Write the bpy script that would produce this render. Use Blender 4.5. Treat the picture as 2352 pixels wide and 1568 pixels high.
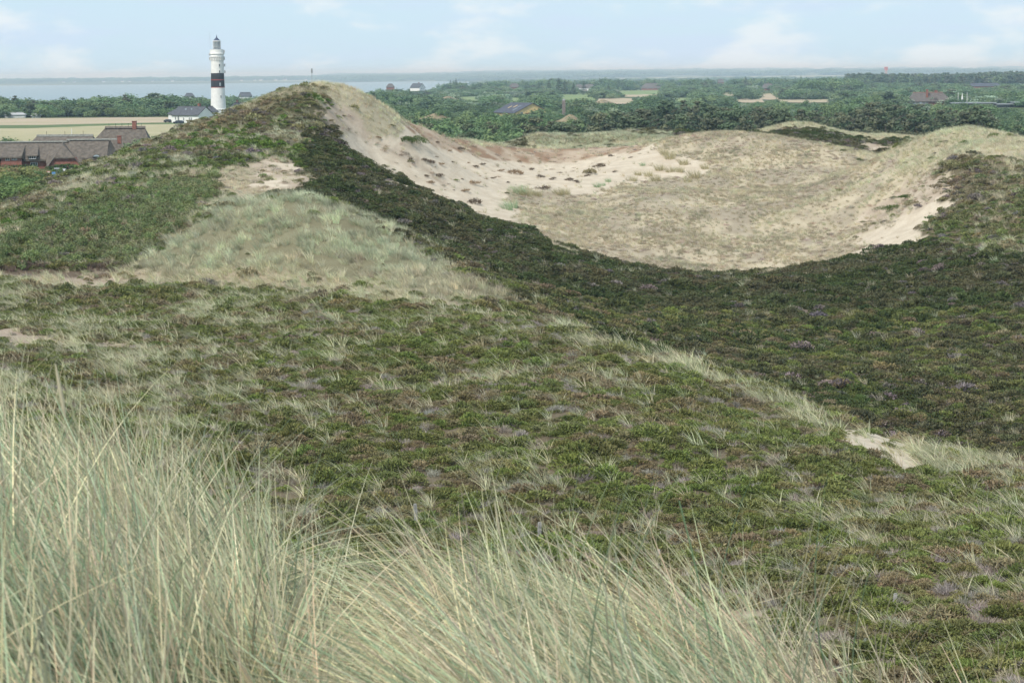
import bpy, bmesh, math, random
import numpy as np
from mathutils import Vector, Matrix

random.seed(7)
rng = np.random.default_rng(11)
scene = bpy.context.scene
for o in list(bpy.data.objects):
    bpy.data.objects.remove(o, do_unlink=True)
COL = scene.collection

# ------------------------------------------------------------------ camera
EYE = 51.0                      # metres above the sea
PITCH, ROLL = math.radians(6.995), math.radians(0.55)
FOC, CX, CY = 5033.0, 1176.0, 784.0      # focal length in units of a 2352 wide frame
cam_data = bpy.data.cameras.new("camera")
cam = bpy.data.objects.new("camera", cam_data)
COL.objects.link(cam)
CAM_R = Matrix.Rotation(math.pi / 2 - PITCH, 3, 'X') @ Matrix.Rotation(-ROLL, 3, 'Z')
cam.matrix_world = Matrix.Translation((0, 0, EYE)) @ CAM_R.to_4x4()
cam_data.sensor_width = 36.0
cam_data.lens = 36.0 * FOC / 2352.0
cam_data.clip_start = 0.2
cam_data.clip_end = 120000.0
cam_data.dof.use_dof = True
cam_data.dof.focus_distance = 160.0
cam_data.dof.aperture_fstop = 15.0
scene.camera = cam
R_NP = np.array([list(r) for r in CAM_R])

# ------------------------------------------------------------------ sky, sun, exposure
SUN_EL, SUN_AZ = math.radians(50), math.radians(-142)     # azimuth from +Y, clockwise: sun over the left shoulder
world = bpy.data.worlds.new("World")
scene.world = world
world.use_nodes = True
nt = world.node_tree
nt.nodes.clear()
w_out = nt.nodes.new("ShaderNodeOutputWorld")
w_bg = nt.nodes.new("ShaderNodeBackground")
w_bg.inputs["Strength"].default_value = 0.12
sky = nt.nodes.new("ShaderNodeTexSky")
sky.sky_type = 'NISHITA'
sky.sun_disc = False
sky.sun_elevation = SUN_EL
sky.sun_rotation = SUN_AZ
sky.altitude = 50
sky.air_density = 1.0
sky.dust_density = 0.6
sky.ozone_density = 2.5
tc = nt.nodes.new("ShaderNodeTexCoord")
def wnoise(scale, loc, nscale, detail, lo, hi):
    mp = nt.nodes.new("ShaderNodeMapping")
    mp.inputs["Scale"].default_value = scale
    mp.inputs["Location"].default_value = loc
    nt.links.new(tc.outputs["Generated"], mp.inputs["Vector"])
    nz = nt.nodes.new("ShaderNodeTexNoise")
    nz.inputs["Scale"].default_value = nscale
    nz.inputs["Detail"].default_value = detail
    nz.inputs["Roughness"].default_value = 0.55
    nt.links.new(mp.outputs["Vector"], nz.inputs["Vector"])
    rp = nt.nodes.new("ShaderNodeMapRange")
    rp.inputs["From Min"].default_value = lo
    rp.inputs["From Max"].default_value = hi
    rp.interpolation_type = 'SMOOTHSTEP'
    nt.links.new(nz.outputs["Fac"], rp.inputs["Value"])
    return rp.outputs["Result"]
def wmix(fac, a, b, scale=1.0):
    m = nt.nodes.new("ShaderNodeMix")
    m.data_type = 'RGBA'
    if scale != 1.0:
        q = nt.nodes.new("ShaderNodeMath"); q.operation = 'MULTIPLY'
        q.inputs[1].default_value = scale
        nt.links.new(fac, q.inputs[0]); fac = q.outputs[0]
    if isinstance(fac, float): m.inputs["Factor"].default_value = fac
    else: nt.links.new(fac, m.inputs["Factor"])
    for k, v in (("A", a), ("B", b)):
        if isinstance(v, tuple): m.inputs[k].default_value = v
        else: nt.links.new(v, m.inputs[k])
    return m.outputs["Result"]
veil = wmix(0.86, sky.outputs["Color"], (3.70, 5.0, 6.05, 1))            # thin high cloud over the whole sky
grey = wmix(wnoise((1, 1, 7), (3.1, 0, 0), 9, 3, 0.42, 0.72), veil, (4.1, 4.95, 6.1, 1), 0.8)
puff = wmix(wnoise((1, 1, 2.6), (0, 1.7, 0.4), 24, 5, 0.47, 0.68), grey, (5.6, 5.95, 6.1, 1), 0.70)
nt.links.new(puff, w_bg.inputs["Color"])
nt.links.new(w_bg.outputs[0], w_out.inputs["Surface"])

sun_data = bpy.data.lights.new("sun", 'SUN')
sun_data.energy = 2.9
sun_data.angle = math.radians(9)
sun_data.color = (1.0, 0.93, 0.82)
sun = bpy.data.objects.new("sun", sun_data)
COL.objects.link(sun)
sdir = Vector((math.sin(SUN_AZ) * math.cos(SUN_EL), math.cos(SUN_AZ) * math.cos(SUN_EL), math.sin(SUN_EL)))
sun.rotation_euler = sdir.to_track_quat('Z', 'Y').to_euler()
sun.location = (-30, -20, 120)

vs = scene.view_settings
vs.view_transform = 'Standard'
vs.look = 'None'
vs.exposure = 0.42
vs.gamma = 1.0
vs.use_curve_mapping = False
scene.cycles.max_bounces = 5
scene.cycles.diffuse_bounces = 3
scene.cycles.glossy_bounces = 2
scene.cycles.transmission_bounces = 3
scene.cycles.transparent_max_bounces = 6
scene.cycles.volume_bounces = 0
scene.cycles.caustics_reflective = False
scene.cycles.caustics_refractive = False

# ------------------------------------------------------------------ pixel <-> place
def rays(px, py):
    """unit-horizontal rays (x, y, z per metre of ground distance) through frame points"""
    px = np.atleast_1d(np.asarray(px, float)); py = np.atleast_1d(np.asarray(py, float))
    v = np.stack([(px - CX) / FOC, -(py - CY) / FOC, -np.ones_like(px)], 0)
    w = R_NP @ v
    h = np.hypot(w[0], w[1])
    return w[0] / h, w[1] / h, w[2] / h
def at(px, py, d):
    x, y, z = rays(px, py)
    return np.array([x[0] * d, y[0] * d, z[0] * d])
def project(x, y, z):
    """world (z above sea) -> frame point"""
    w = np.stack([np.asarray(x, float), np.asarray(y, float), np.asarray(z, float) - EYE], 0)
    v = np.tensordot(R_NP.T, w, 1)
    dz = np.maximum(-v[2], 1e-3)
    return CX + FOC * v[0] / dz, CY - FOC * v[1] / dz

# ------------------------------------------------------------------ noise
def _hash(ix, iy, seed):
    n = (ix.astype(np.int64) * 374761393 + iy.astype(np.int64) * 668265263 + seed * 1442695041) & 0x7fffffff
    n = ((n ^ (n >> 13)) * 1274126177) & 0x7fffffff
    return ((n ^ (n >> 16)) & 0xffff) / 65535.0
def vnoise(x, y, seed=0):
    ix, iy = np.floor(x), np.floor(y)
    fx, fy = x - ix, y - iy
    fx = fx * fx * (3 - 2 * fx); fy = fy * fy * (3 - 2 * fy)
    a = _hash(ix, iy, seed); b = _hash(ix + 1, iy, seed); c = _hash(ix, iy + 1, seed); d = _hash(ix + 1, iy + 1, seed)
    return (a * (1 - fx) + b * fx) * (1 - fy) + (c * (1 - fx) + d * fx) * fy
def fbm(x, y, scale, seed=0, octv=4):
    x = np.asarray(x, float) / scale; y = np.asarray(y, float) / scale
    s, a, t = 0.0, 0.5, 0.0
    for k in range(octv):
        s = s + a * vnoise(x + 17.3 * k, y - 9.1 * k, seed + k); t += a
        a *= 0.5; x = x * 2.03; y = y * 2.03
    return s / t
def smooth(e0, e1, v):
    t = np.clip((np.asarray(v, float) - e0) / (e1 - e0), 0, 1)
    return t * t * (3 - 2 * t)

# ------------------------------------------------------------------ terrain: dunes as a smooth sheet through surveyed points
CTRL = [
 # heath terrace in front
 (2300,1560,65),(1700,1500,72),(1100,1400,80),(1500,1250,90),(1900,1300,82),(800,1330,85),(800,1000,112),(1500,1000,110),
 (2100,1200,95),(300,1000,115),(300,850,140),(1100,850,135),(0,760,165),(600,760,160),(-300,1000,120),(-300,760,170),(2650,1500,66),
 (1150,1000,112),(1800,1150,99),(2300,1300,82),(450,1200,98),
 # its far edge
 (2352,1088,117),(2250,1097,116),(2100,1052,118),(1900,985,124),(1700,885,134),(1500,808,145),(1330,765,155),(1200,745,163),
 (950,700,172),(640,665,185),(330,655,192),(0,650,197),(-300,650,200),(2650,1090,118),
 # hidden dip behind the edge
 (2352,1088,143,2.0),(2250,1097,143,2.0),(2100,1052,146,2.0),(1900,985,151,1.8),(1700,885,160,1.5),(1500,808,168,1.2),(1330,765,178,.7),(2650,1090,143,2.0),
 # dark valley slope
 (2250,1000,165),(1900,900,172),(2250,850,185),(1900,780,200),(1700,750,205),(1500,720,212),(1300,660,218),(1250,620,225),
 (800,430,255),(900,470,245),(1000,530,238),(1100,590,230),(2352,700,218),(2352,560,245),(2200,640,232),(2200,572,256),(2600,600,240),(2650,850,185),
 # its upper rim
 (1400,602,252),(1500,627,252),(1650,636,256),(1800,626,258),(1950,600,262),(2100,552,268),(1250,556,256),(1100,502,262),
 (1000,452,268),(900,402,276),(800,352,284),(735,290,290),
 # hollow behind the rim, sand slope and floor
 (1000,452,281,1.0),(900,402,289,.8),(1100,502,277,1.1),(1250,556,270,.9),(800,352,294,.5),(1400,602,264,.7),(1800,626,269,.4),
 (1000,410,305),(900,368,302),(800,330,302),(1100,468,300),(1150,480,302),(1300,445,318),(1400,430,326),
 (1000,352,328),(1100,390,330),(1250,402,338),(1400,385,345),(930,312,322),
 # skyline of the blowout
 (640,229,303),(690,213,301),(740,205,300),(800,209,308),(860,225,316),(920,251,322),(940,275,330),(1000,297,338),(1100,332,350),(1160,343,356),(1300,346,364),(1480,333,368),
 (1000,332,334),(1100,360,346),(1160,371,352),(1300,371,360),(940,300,327),
 (1100,332,375,2),(1300,346,385,1),(920,247,345,4),(740,200,325,5),(1000,297,362,3),(1480,333,385,.6),
 # big hill on the left
 (560,330,280),(400,380,265),(300,440,245),(200,500,228),(200,600,208),(0,560,215),(0,600,206),(100,460,247),(650,300,290),(680,250,296),
 (560,430,250),(700,400,250),(780,270,300),(560,245,305),(400,305,298),(250,365,290),(100,425,280),(0,475,272),
 (400,305,330,5),(250,365,325,4),(100,425,320,4),(0,475,310,3),(560,245,335,6),(-300,600,250),(-300,600,290,2),
 # grassy mound before it
 (640,448,205),(700,452,205),(800,485,203),(900,517,200),(1000,575,195),(1100,640,188),(1230,693,180),(560,463,208),(480,490,212),(400,540,208),
 (330,575,205),(640,550,196),(800,600,190),(500,600,197),(950,640,184),
 (800,485,222,.8),(900,517,220,.8),(1000,575,214,.7),(640,448,226,1.0),(1100,640,205,.6),
 # grass bowl on the right
 (1300,560,280),(1650,600,280),(1900,560,282),(1300,500,300),(1650,520,300),(1900,500,300),(1650,430,328),(1900,430,320),
 (1550,370,345),(1700,360,345),(1850,370,342),(2000,430,312),(2100,430,296),
 (1520,322,366),(1600,308,362),(1700,305,358),(1800,318,354),(1900,340,348),(1970,376,342),(2040,373,335),(2100,335,325),(2150,305,318),
 (2200,297,314),(2290,305,312),(2352,325,310),(2600,400,300),(2190,352,296),(2170,430,285),(2352,380,288),(2300,470,268),
 (1700,305,390,3),(1900,340,375,1.5),(2200,297,345,5),(2352,325,340,4),(1550,315,398,2),(2600,400,335,3),
 # dunes behind
 (1200,325,405),(1260,303,412),(1350,296,415),(1430,300,418),(1480,306,420),(1760,300,440),(1830,280,445),(1880,290,445),(1950,310,445),
 (2100,316,445),(2000,368,392),(1960,352,405),(1850,335,408),(2050,338,420),(2000,372,370,1.2),
]
_c = []
for t in CTRL:
    p = at(t[0], t[1], t[2])
    _c.append((p[0], p[1], p[2] - (t[3] if len(t) > 3 else 0.0)))
for az in range(-36, 37, 6):                     # anchors outside the dunes
    a = math.radians(az)
    for d, z in ((470, -21.5), (540, -22.0)):
        _c.append((d * math.sin(a), d * math.cos(a), z))
    _c.append((30 * math.sin(a), 30 * math.cos(a), -15.5))
for az in (-36, -28, -22):
    a = math.radians(az)
    for d, z in ((100, -19), (200, -19.5), (300, -20), (390, -21)):
        _c.append((d * math.sin(a), d * math.cos(a), z))
for az in (22, 28, 36):
    a = math.radians(az)
    for d, z in ((100, -20), (160, -25), (220, -21), (300, -13), (390, -19)):
        _c.append((d * math.sin(a), d * math.cos(a), z))
for az in (-16.5, -13.5, -10, -7):
    a = math.radians(az)
    for d in (355, 410):
        _c.append((d * math.sin(a), d * math.cos(a), -19.8))
_c = np.array(_c)
RB = 7.0
def _phi(x, y):
    return np.sqrt((x[:, None] - _c[None, :, 0]) ** 2 + (y[:, None] - _c[None, :, 1]) ** 2 + RB * RB)
_n = len(_c)
_A = np.zeros((_n + 1, _n + 1))
_A[:_n, :_n] = _phi(_c[:, 0], _c[:, 1]) - np.eye(_n) * 0.35
_A[:_n, _n] = 1; _A[_n, :_n] = 1
_w = np.linalg.solve(_A, np.append(_c[:, 2], 0.0))
GX0, GX1, GY0, GY1, GS = -345.0, 345.0, -8.0, 560.0, 1.5
_gx = np.arange(GX0, GX1 + GS, GS); _gy = np.arange(GY0, GY1 + GS, GS)
_XX, _YY = np.meshgrid(_gx, _gy)
_G = np.empty(_XX.size)
_fx, _fy = _XX.ravel(), _YY.ravel()
for s in range(0, _XX.size, 20000):
    _G[s:s + 20000] = _phi(_fx[s:s + 20000], _fy[s:s + 20000]) @ _w[:_n] + _w[_n]
_G = _G.reshape(_XX.shape)
def grid_z(x, y):
    u = np.clip((x - GX0) / GS, 0, _G.shape[1] - 1.001); v = np.clip((y - GY0) / GS, 0, _G.shape[0] - 1.001)
    i, j = u.astype(int), v.astype(int)
    fu, fv = u - i, v - j
    return (_G[j, i] * (1 - fu) + _G[j, i + 1] * fu) * (1 - fv) + (_G[j + 1, i] * (1 - fu) + _G[j + 1, i + 1] * fu) * fv
LT_D = np.log(np.array([300, 400, 540, 755, 1105, 1500, 2500, 3400, 5000, 12000, 13600, 15200, 20000., 60000.]))
LT_Z = np.array([-21, -21, -22, -20, -19.5, -25, -41, -51.6, -58, -58, -51.3, -38, -22., -22.])
RT_D = np.log(np.array([300, 500, 900, 1300, 2000, 3000, 4500, 6000, 12000, 21000, 60000.]))
RT_Z = np.array([-22, -22, -22, -23, -26, -27, -36, -45, -46, -8., -8.])
def plain_z(x, y):
    d = np.maximum(np.hypot(x, y), 1.0); u = x / d; ld = np.log(d)
    zl, zr = np.interp(ld, LT_D, LT_Z), np.interp(ld, RT_D, RT_Z)
    w = smooth(-0.11, -0.02, u)
    w = np.where(d > 3000, smooth(-0.035, -0.005, u), w)
    z = zl * (1 - w) + zr * w
    return z + (fbm(x, y, 160, 5, 3) - .5) * 3.0 * smooth(450, 700, d) * (1 - smooth(2500, 5000, d)) * (0.35 + 0.65 * w)
def near_z(x, y):
    """the dune crest the camera stands on"""
    d = np.hypot(x, y)
    xx = x * np.minimum(1, 6 / np.maximum(d, 1))
    e = 8.6 - 5.2 * np.clip(x / np.maximum(d, 1), -.4, .35)
    z = np.interp(xx, NEAR_X, NEAR_Z) - 0.13 * (d - 6) + 0.05 + 0.12 * smooth(.2, .6, xx) * (1 - smooth(.8, 1.15, xx)) - 0.10 * np.exp(-((xx + .42) / .16) ** 2) + 0.07 * smooth(-1.0, -1.4, xx) + (fbm(x, y, 1.2, 3, 3) - .5) * 0.2
    return z - 0.62 * np.maximum(d - e, 0) * smooth(-1, 4, d - e)
NEAR_X = np.array([-3.0, -1.52, -1.28, -1.04, -.81, -.63, -.52, -.45, -.35, -.26, -.14, -.03, .15, .39, .74, 1.04, 1.40, 3.0])
NEAR_Z = np.array([-1.45, -1.60, -1.60, -1.66, -1.78, -1.88, -2.02, -2.14, -2.12, -2.04, -1.95, -1.90, -1.94, -2.04, -2.16, -2.30, -2.52, -3.1])
def ground_z(x, y):
    """height relative to the eye"""
    x = np.asarray(x, float); y = np.asarray(y, float)
    d = np.hypot(x, y)
    g = grid_z(x, y)
    rough = smooth(20, 60, d) * (1 - 0.3 * smooth(220, 320, d))
    g = g + ((fbm(x, y, 11, 21, 3) - .5) * 0.9 + (fbm(x, y, 2.6, 31, 3) - .5) * 0.45) * rough
    g = g + (fbm(x, y, 15, 41, 3) - .5) * 4.2 * smooth(372, 395, d) * (1 - smooth(445, 475, d)) * (1 - .85 * smooth(.06, .10, x / np.maximum(d, 1)))
    g = g + (fbm(x, y, 22, 51, 3) - .5) * 5.0 * smooth(268, 292, d) * (1 - smooth(316, 334, d)) * smooth(.03, .07, x / np.maximum(d, 1)) * (1 - smooth(.17, .20, x / np.maximum(d, 1)))
    n = near_z(x, y)
    k = 1.2
    g = np.where(d < 80, k * np.logaddexp(g / k, n / k), g)
    w = smooth(455, 520, d)
    return g * (1 - w) + plain_z(x, y) * w
_DM = np.concatenate([np.geomspace(9, 470, 1500), np.geomspace(472, 60000, 2200)])
def hit(px, py, dmin=9.0):
    """first ground point seen through frame points -> x, y, z(relative), distance"""
    rx, ry, rz = rays(px, py)
    out = []
    for a, b, c in zip(rx, ry, rz):
        dm = _DM[_DM >= dmin]
        g = ground_z(a * dm, b * dm)
        k = np.nonzero(c * dm <= g)[0]
        d = dm[k[0]] if len(k) else dm[-1]
        out.append((a * d, b * d, float(ground_z(a * d, b * d)), d))
    return np.array(out)

# ------------------------------------------------------------------ mesh and material helpers
def tag(o, label=None, category=None, group=None, kind=None):
    for k, v in (("label", label), ("category", category), ("group", group), ("kind", kind)):
        if v: o[k] = v
    return o
def new_mesh(name, verts, faces, mat=None, smooth_shade=False):
    me = bpy.data.meshes.new(name)
    me.from_pydata([tuple(v) for v in verts], [], faces)
    if mat is not None:
        for m in (mat if isinstance(mat, (list, tuple)) else [mat]): me.materials.append(m)
    if smooth_shade: me.shade_smooth()
    me.update()
    return me
def link(name, me, parent=None, loc=None):
    o = bpy.data.objects.new(name, me)
    COL.objects.link(o)
    if parent is not None: o.parent = parent
    if loc is not None: o.location = loc
    return o
def quads_mesh(name, V, mat, fv=None, br=None):
    """V: (n, 4 or 3, 3) loose faces; fv: one number per face, kept as a face attribute"""
    n, k = V.shape[0], V.shape[1]
    me = bpy.data.meshes.new(name)
    me.vertices.add(n * k); me.vertices.foreach_set("co", V.reshape(-1).astype(np.float32))
    me.loops.add(n * k); me.loops.foreach_set("vertex_index", np.arange(n * k, dtype=np.int32))
    me.polygons.add(n); me.polygons.foreach_set("loop_start", np.arange(0, n * k, k, dtype=np.int32))
    me.polygons.foreach_set("loop_total", np.full(n, k, dtype=np.int32))
    if mat is not None: me.materials.append(mat)
    me.update(calc_edges=True)
    if fv is not None:
        a = me.attributes.new("fv", 'FLOAT', 'FACE')
        a.data.foreach_set("value", np.asarray(fv, np.float32))
    a = me.attributes.new("br", 'FLOAT', 'FACE')
    a.data.foreach_set("value", np.asarray(np.ones(n) if br is None else br, np.float32))
    return me
def mat_new(name):
    m = bpy.data.materials.new(name); m.use_nodes = True
    t = m.node_tree
    b = t.nodes["Principled BSDF"]
    b.inputs["Specular IOR Level"].default_value = 0.2
    return m, t, b
def N(t, kind, **kw):
    n = t.nodes.new(kind)
    for k, v in kw.items(): setattr(n, k, v)
    return n
def mixc(t, fac, a, b, mode='MIX'):
    m = N(t, "ShaderNodeMix", data_type='RGBA', blend_type=mode)
    for key, v in (("Factor", fac), ("A", a), ("B", b)):
        if hasattr(v, "is_linked"): t.links.new(v, m.inputs[key])
        elif key == "Factor": m.inputs[key].default_value = v
        else: m.inputs[key].default_value = (*v, 1) if len(v) == 3 else v
    return m.outputs["Result"]
def noise_fac(t, scale, detail=3, lo=0.35, hi=0.65, vec=None, coord="Object"):
    n = N(t, "ShaderNodeTexNoise"); n.inputs["Scale"].default_value = scale; n.inputs["Detail"].default_value = detail
    if vec is None: vec = N(t, "ShaderNodeTexCoord").outputs[coord]
    t.links.new(vec, n.inputs["Vector"])
    r = N(t, "ShaderNodeMapRange"); r.inputs["From Min"].default_value = lo; r.inputs["From Max"].default_value = hi
    t.links.new(n.outputs["Fac"], r.inputs["Value"])
    return r.outputs["Result"]
def simple_mat(name, col, rough=0.8, var=0.15, scale=1.5, bump=0.0, metallic=0.0, col2=None):
    m, t, b = mat_new(name)
    c2 = col2 or tuple(c * (1 - var * 2) for c in col)
    f = noise_fac(t, scale, 4)
    t.links.new(mixc(t, f, col, c2), b.inputs["Base Color"])
    b.inputs["Roughness"].default_value = rough; b.inputs["Metallic"].default_value = metallic
    if bump:
        bp = N(t, "ShaderNodeBump"); bp.inputs["Strength"].default_value = bump; bp.inputs["Distance"].default_value = 0.05
        t.links.new(noise_fac(t, scale * 6, 3), bp.inputs["Height"]); t.links.new(bp.outputs["Normal"], b.inputs["Normal"])
    return m
def plant_mat(name, source, translucent=0.0, rough=0.75, br=False):
    """colour of a leaf runs between two tints of its own plant; source: INSTANCER attributes or the object's colour"""
    m, t, b = mat_new(name)
    fv = N(t, "ShaderNodeAttribute", attribute_type='GEOMETRY', attribute_name="fv").outputs["Fac"]
    if source == 'INSTANCER':
        a = N(t, "ShaderNodeAttribute", attribute_type='INSTANCER', attribute_name="tint").outputs["Color"]
        c = N(t, "ShaderNodeAttribute", attribute_type='INSTANCER', attribute_name="tint2").outputs["Color"]
    else:
        oi = N(t, "ShaderNodeObjectInfo")
        a = oi.outputs["Color"]
        c = mixc(t, 1.0, a, (1.55, 1.5, 1.35), 'MULTIPLY')
    col = mixc(t, fv, a, c)
    if br:
        vb = N(t, "ShaderNodeVectorMath", operation='SCALE'); t.links.new(col, vb.inputs[0])
        t.links.new(N(t, "ShaderNodeAttribute", attribute_type='GEOMETRY', attribute_name="br").outputs["Fac"], vb.inputs["Scale"]); col = vb.outputs[0]
    t.links.new(col, b.inputs["Base Color"])
    b.inputs["Roughness"].default_value = rough
    b.inputs["Specular IOR Level"].default_value = 0.12
    if translucent:
        tr = N(t, "ShaderNodeBsdfTranslucent"); t.links.new(col, tr.inputs["Color"])
        mx = N(t, "ShaderNodeMixShader"); mx.inputs[0].default_value = translucent
        t.links.new(b.outputs[0], mx.inputs[1]); t.links.new(tr.outputs[0], mx.inputs[2])
        t.links.new(mx.outputs[0], t.nodes["Material Output"].inputs["Surface"])
    return m
M_HEATH = plant_mat("heather leaves", 'INSTANCER')
M_BLADE = plant_mat("grass blades", 'INSTANCER', 0.3, 0.6, True)
M_LEAF_I = plant_mat("woodland leaves", 'INSTANCER', 0.3)
M_LEAF_O = plant_mat("tree leaves", 'OBJECT', 0.3)

def in_poly(px, py, poly):
    px, py = np.asarray(px), np.asarray(py)
    r = np.zeros(px.shape, bool)
    n = len(poly)
    for i in range(n):
        x0, y0 = poly[i]; x1, y1 = poly[(i + 1) % n]
        if y0 == y1: continue
        c = ((y0 > py) != (y1 > py)) & (px < (x1 - x0) * (py - y0) / (y1 - y0) + x0)
        r ^= c
    return r

# ------------------------------------------------------------------ what covers the ground where
HEATH, DARK, RHEATH, HILL, GREEN, MOUND, TAN, BOWL, CREST, SAND, SCARP, BACK, PLAIN, LITTER, GREENB, DULL, FRINGE = range(17)
ZONES = [
 (DARK, 140, 300, [(735,285),(800,348),(900,400),(1000,452),(1100,502),(1250,557),(1400,603),(1500,627),(1650,636),(1800,626),(1950,600),(2100,552),(2165,470),(2172,430),(2185,360),(2400,380),(2900,420),(2900,1300),(2352,1200),(2100,1160),(1900,1090),(1700,980),(1600,850),(1500,806),(1330,763),(1240,702),(1160,668),(1100,645),(1000,578),(900,518),(820,482),(740,442),(715,420),(715,380),(690,320)]),
 (RHEATH, 200, 300, [(2100,552),(2165,470),(2172,430),(2185,352),(2290,360),(2500,380),(2900,420),(2900,640),(2352,600),(2250,575)]),
 (HILL, 198, 312, [(-700,640),(-300,560),(0,465),(100,415),(250,355),(400,295),(560,235),(680,192),(742,190),(770,240),(735,290),(690,320),(715,380),(720,432),(600,455),(480,505),(400,545),(300,592),(0,612),(-700,660)]),
 (GREEN, 198, 262, [(-700,660),(-100,590),(0,560),(60,520),(150,480),(260,445),(400,420),(490,405),(475,470),(425,520),(330,570),(280,603),(0,610)]),
 (TAN, 225, 275, [(490,400),(560,380),(620,360),(680,372),(718,400),(730,432),(640,445),(560,460),(480,480)]),
 (LITTER, 225, 275, [(585,372),(640,356),(690,380),(724,420),(650,436),(570,440),(600,400)]),
 (SAND, 225, 275, [(630,366),(680,378),(705,396),(670,392),(640,384)]),
 (SAND, 225, 275, [(585,424),(650,412),(665,430),(600,436)]),
 (MOUND, 170, 235, [(255,615),(330,573),(430,528),(480,486),(560,458),(640,440),(700,445),(800,478),(900,510),(1000,570),(1100,635),(1235,693),(1180,700),(1100,690),(960,672),(930,700),(780,690),(640,662),(480,660),(330,655),(250,640)]),
 (TAN, 165, 200, [(480,625),(600,620),(760,640),(900,650),(960,672),(1080,688),(1140,725),(1130,740),(1000,720),(930,705),(780,690),(640,668),(480,664),(250,664),(120,660),(0,650),(0,615),(250,612),(400,640)]),
 (DULL, 165, 200, [(965,666),(1060,688),(1135,718),(1080,726),(1000,710)]),
 (BACK, 372, 520, [(1150,350),(1180,300),(1300,285),(1480,300),(1700,300),(1800,270),(1900,275),(2100,300),(2220,290),(2220,400),(1900,400),(1480,350)]),
 (BOWL, 240, 372, [(1165,492),(1180,440),(1250,433),(1370,442),(1450,402),(1520,318),(1600,300),(1750,297),(1900,332),(1970,370),(2060,358),(2120,312),(2200,288),(2290,297),(2700,330),(2900,420),(2500,380),(2290,360),(2185,354),(2172,430),(2100,552),(1950,600),(1800,627),(1650,637),(1500,628),(1400,604),(1250,557),(1195,520)]),
 (CREST, 235, 345, [(2040,372),(2120,310),(2200,286),(2290,295),(2700,330),(2700,385),(2290,365),(2190,354),(2160,375),(2090,400)]),
 (SAND, 260, 372, [(770,308),(800,308),(870,330),(905,300),(930,285),(1000,325),(1100,345),(1200,357),(1400,350),(1480,338),(1515,332),(1500,362),(1450,404),(1370,448),(1250,442),(1190,432),(1168,462),(1185,500),(1215,532),(1100,504),(1000,453),(900,403),(800,350)]),
 (SAND, 290, 372, [(1500,345),(1580,360),(1640,385),(1600,410),(1500,415),(1440,420),(1440,395)]),
 (LITTER, 262, 345, [(735,262),(762,240),(800,262),(880,320),(960,372),(1032,418),(1030,430),(960,392),(880,345),(800,310),(770,305)]),
 (SCARP, 300, 372, [(905,262),(935,258),(1000,290),(1100,326),(1160,337),(1300,340),(1478,328),(1480,345),(1400,357),(1300,370),(1200,377),(1100,364),(1000,336),(940,306)]),
 (CREST, 325, 405, [(932,240),(1000,283),(1100,320),(1160,332),(1300,335),(1480,322),(1480,331),(1300,341),(1160,339),(1100,329),(1000,293),(932,262)]),
 (FRINGE, 255, 345, [(-300,596),(0,463),(100,412),(250,352),(400,292),(560,232),(690,190),(740,190),(752,222),(700,222),(560,262),(400,322),(250,384),(100,444),(0,494),(-300,625)]),
 (CREST, 270, 340, [(1755,506),(1900,440),(2040,386),(2052,394),(1912,450),(1768,515)]),
 (LITTER, 372, 520, [(1962,334),(2000,328),(2085,340),(2075,352),(2040,342),(1985,350)]),
 (CREST, 372, 520, [(1700,298),(1760,292),(1830,268),(1890,274),(1960,304),(2110,306),(2110,322),(1960,320),(1880,300),(1830,294),(1760,308)]),
 (CREST, 285, 330, [(738,192),(800,196),(860,212),(918,236),(932,262),(905,292),(870,300),(830,280),(790,250),(752,236)]),
 (SAND, 240, 300, [(1945,592),(2005,540),(2040,515),(2100,482),(2160,440),(2177,430),(2152,500),(2112,553),(2000,588)]),
 (LITTER, 240, 310, [(1990,470),(2080,430),(2165,395),(2172,432),(2105,482),(2030,515),(1960,560)]),
 (SAND, 95, 150, [(1900,978),(2000,980),(2085,1015),(2150,1044),(2120,1090),(2030,1078),(1945,1044)]),
 (SAND, 95, 150, [(2160,1060),(2285,1094),(2260,1110)]),
 (SAND, 130, 180, [(1328,758),(1356,758),(1352,788)]),
 (DULL, 110, 200, [(-200,752),(60,752),(140,785),(300,785),(395,826),(350,836),(230,800),(100,806),(-200,800)]),
 (DULL, 160, 205, [(120,640),(200,632),(330,645),(280,656),(150,656)]),
 (SCARP, 160, 205, [(-200,614),(0,612),(120,618),(280,612),(290,624),(180,634),(60,640),(-200,640)]),
 (DULL, 55, 100, [(1655,1414),(1780,1408),(1805,1424),(1680,1436)]),
 (DULL, 55, 100, [(1945,1446),(2070,1452),(2110,1470),(1985,1464)]),
 (DULL, 55, 100, [(2240,1500),(2360,1490),(2480,1500),(2480,1530),(2300,1520)]),
]
def zones_at(x, y, z, dither=0.0):
    """zone of a ground point; the borders wander by a few decimetres"""
    d = np.hypot(x, y)
    px, py = project(x, y, z + EYE)
    s = 5033.0 / np.maximum(d, 30)                       # frame units per metre
    wob = (fbm(x, y, 3.2, 71, 3) - .5) * 5.0 * s; wob2 = (fbm(x, y, 3.2, 91, 3) - .5) * 1.0 * s
    px, py = px + wob, py + np.clip(wob2 * 1.3, -14, 14)
    if dither:
        px = px + rng.normal(0, dither, x.shape) * s; py = py + rng.normal(0, dither * .3, x.shape) * s
    zn = np.full(x.shape, HEATH)
    zn[d > 205] = DARK
    zn[(d > 305) & (x < -20)] = GREENB
    zn[(d > 297) & (d < 372) & (x > -60)] = CREST
    zn[(d > 372) & (x >= -20)] = BACK
    zn[d > 470] = PLAIN
    for zid, d0, d1, poly in ZONES:
        m = (d > d0) & (d < d1)
        if m.any():
            idx = np.nonzero(m)[0]
            k = in_poly(px[idx], py[idx], poly)
            zn[idx[k]] = zid
    return zn
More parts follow.
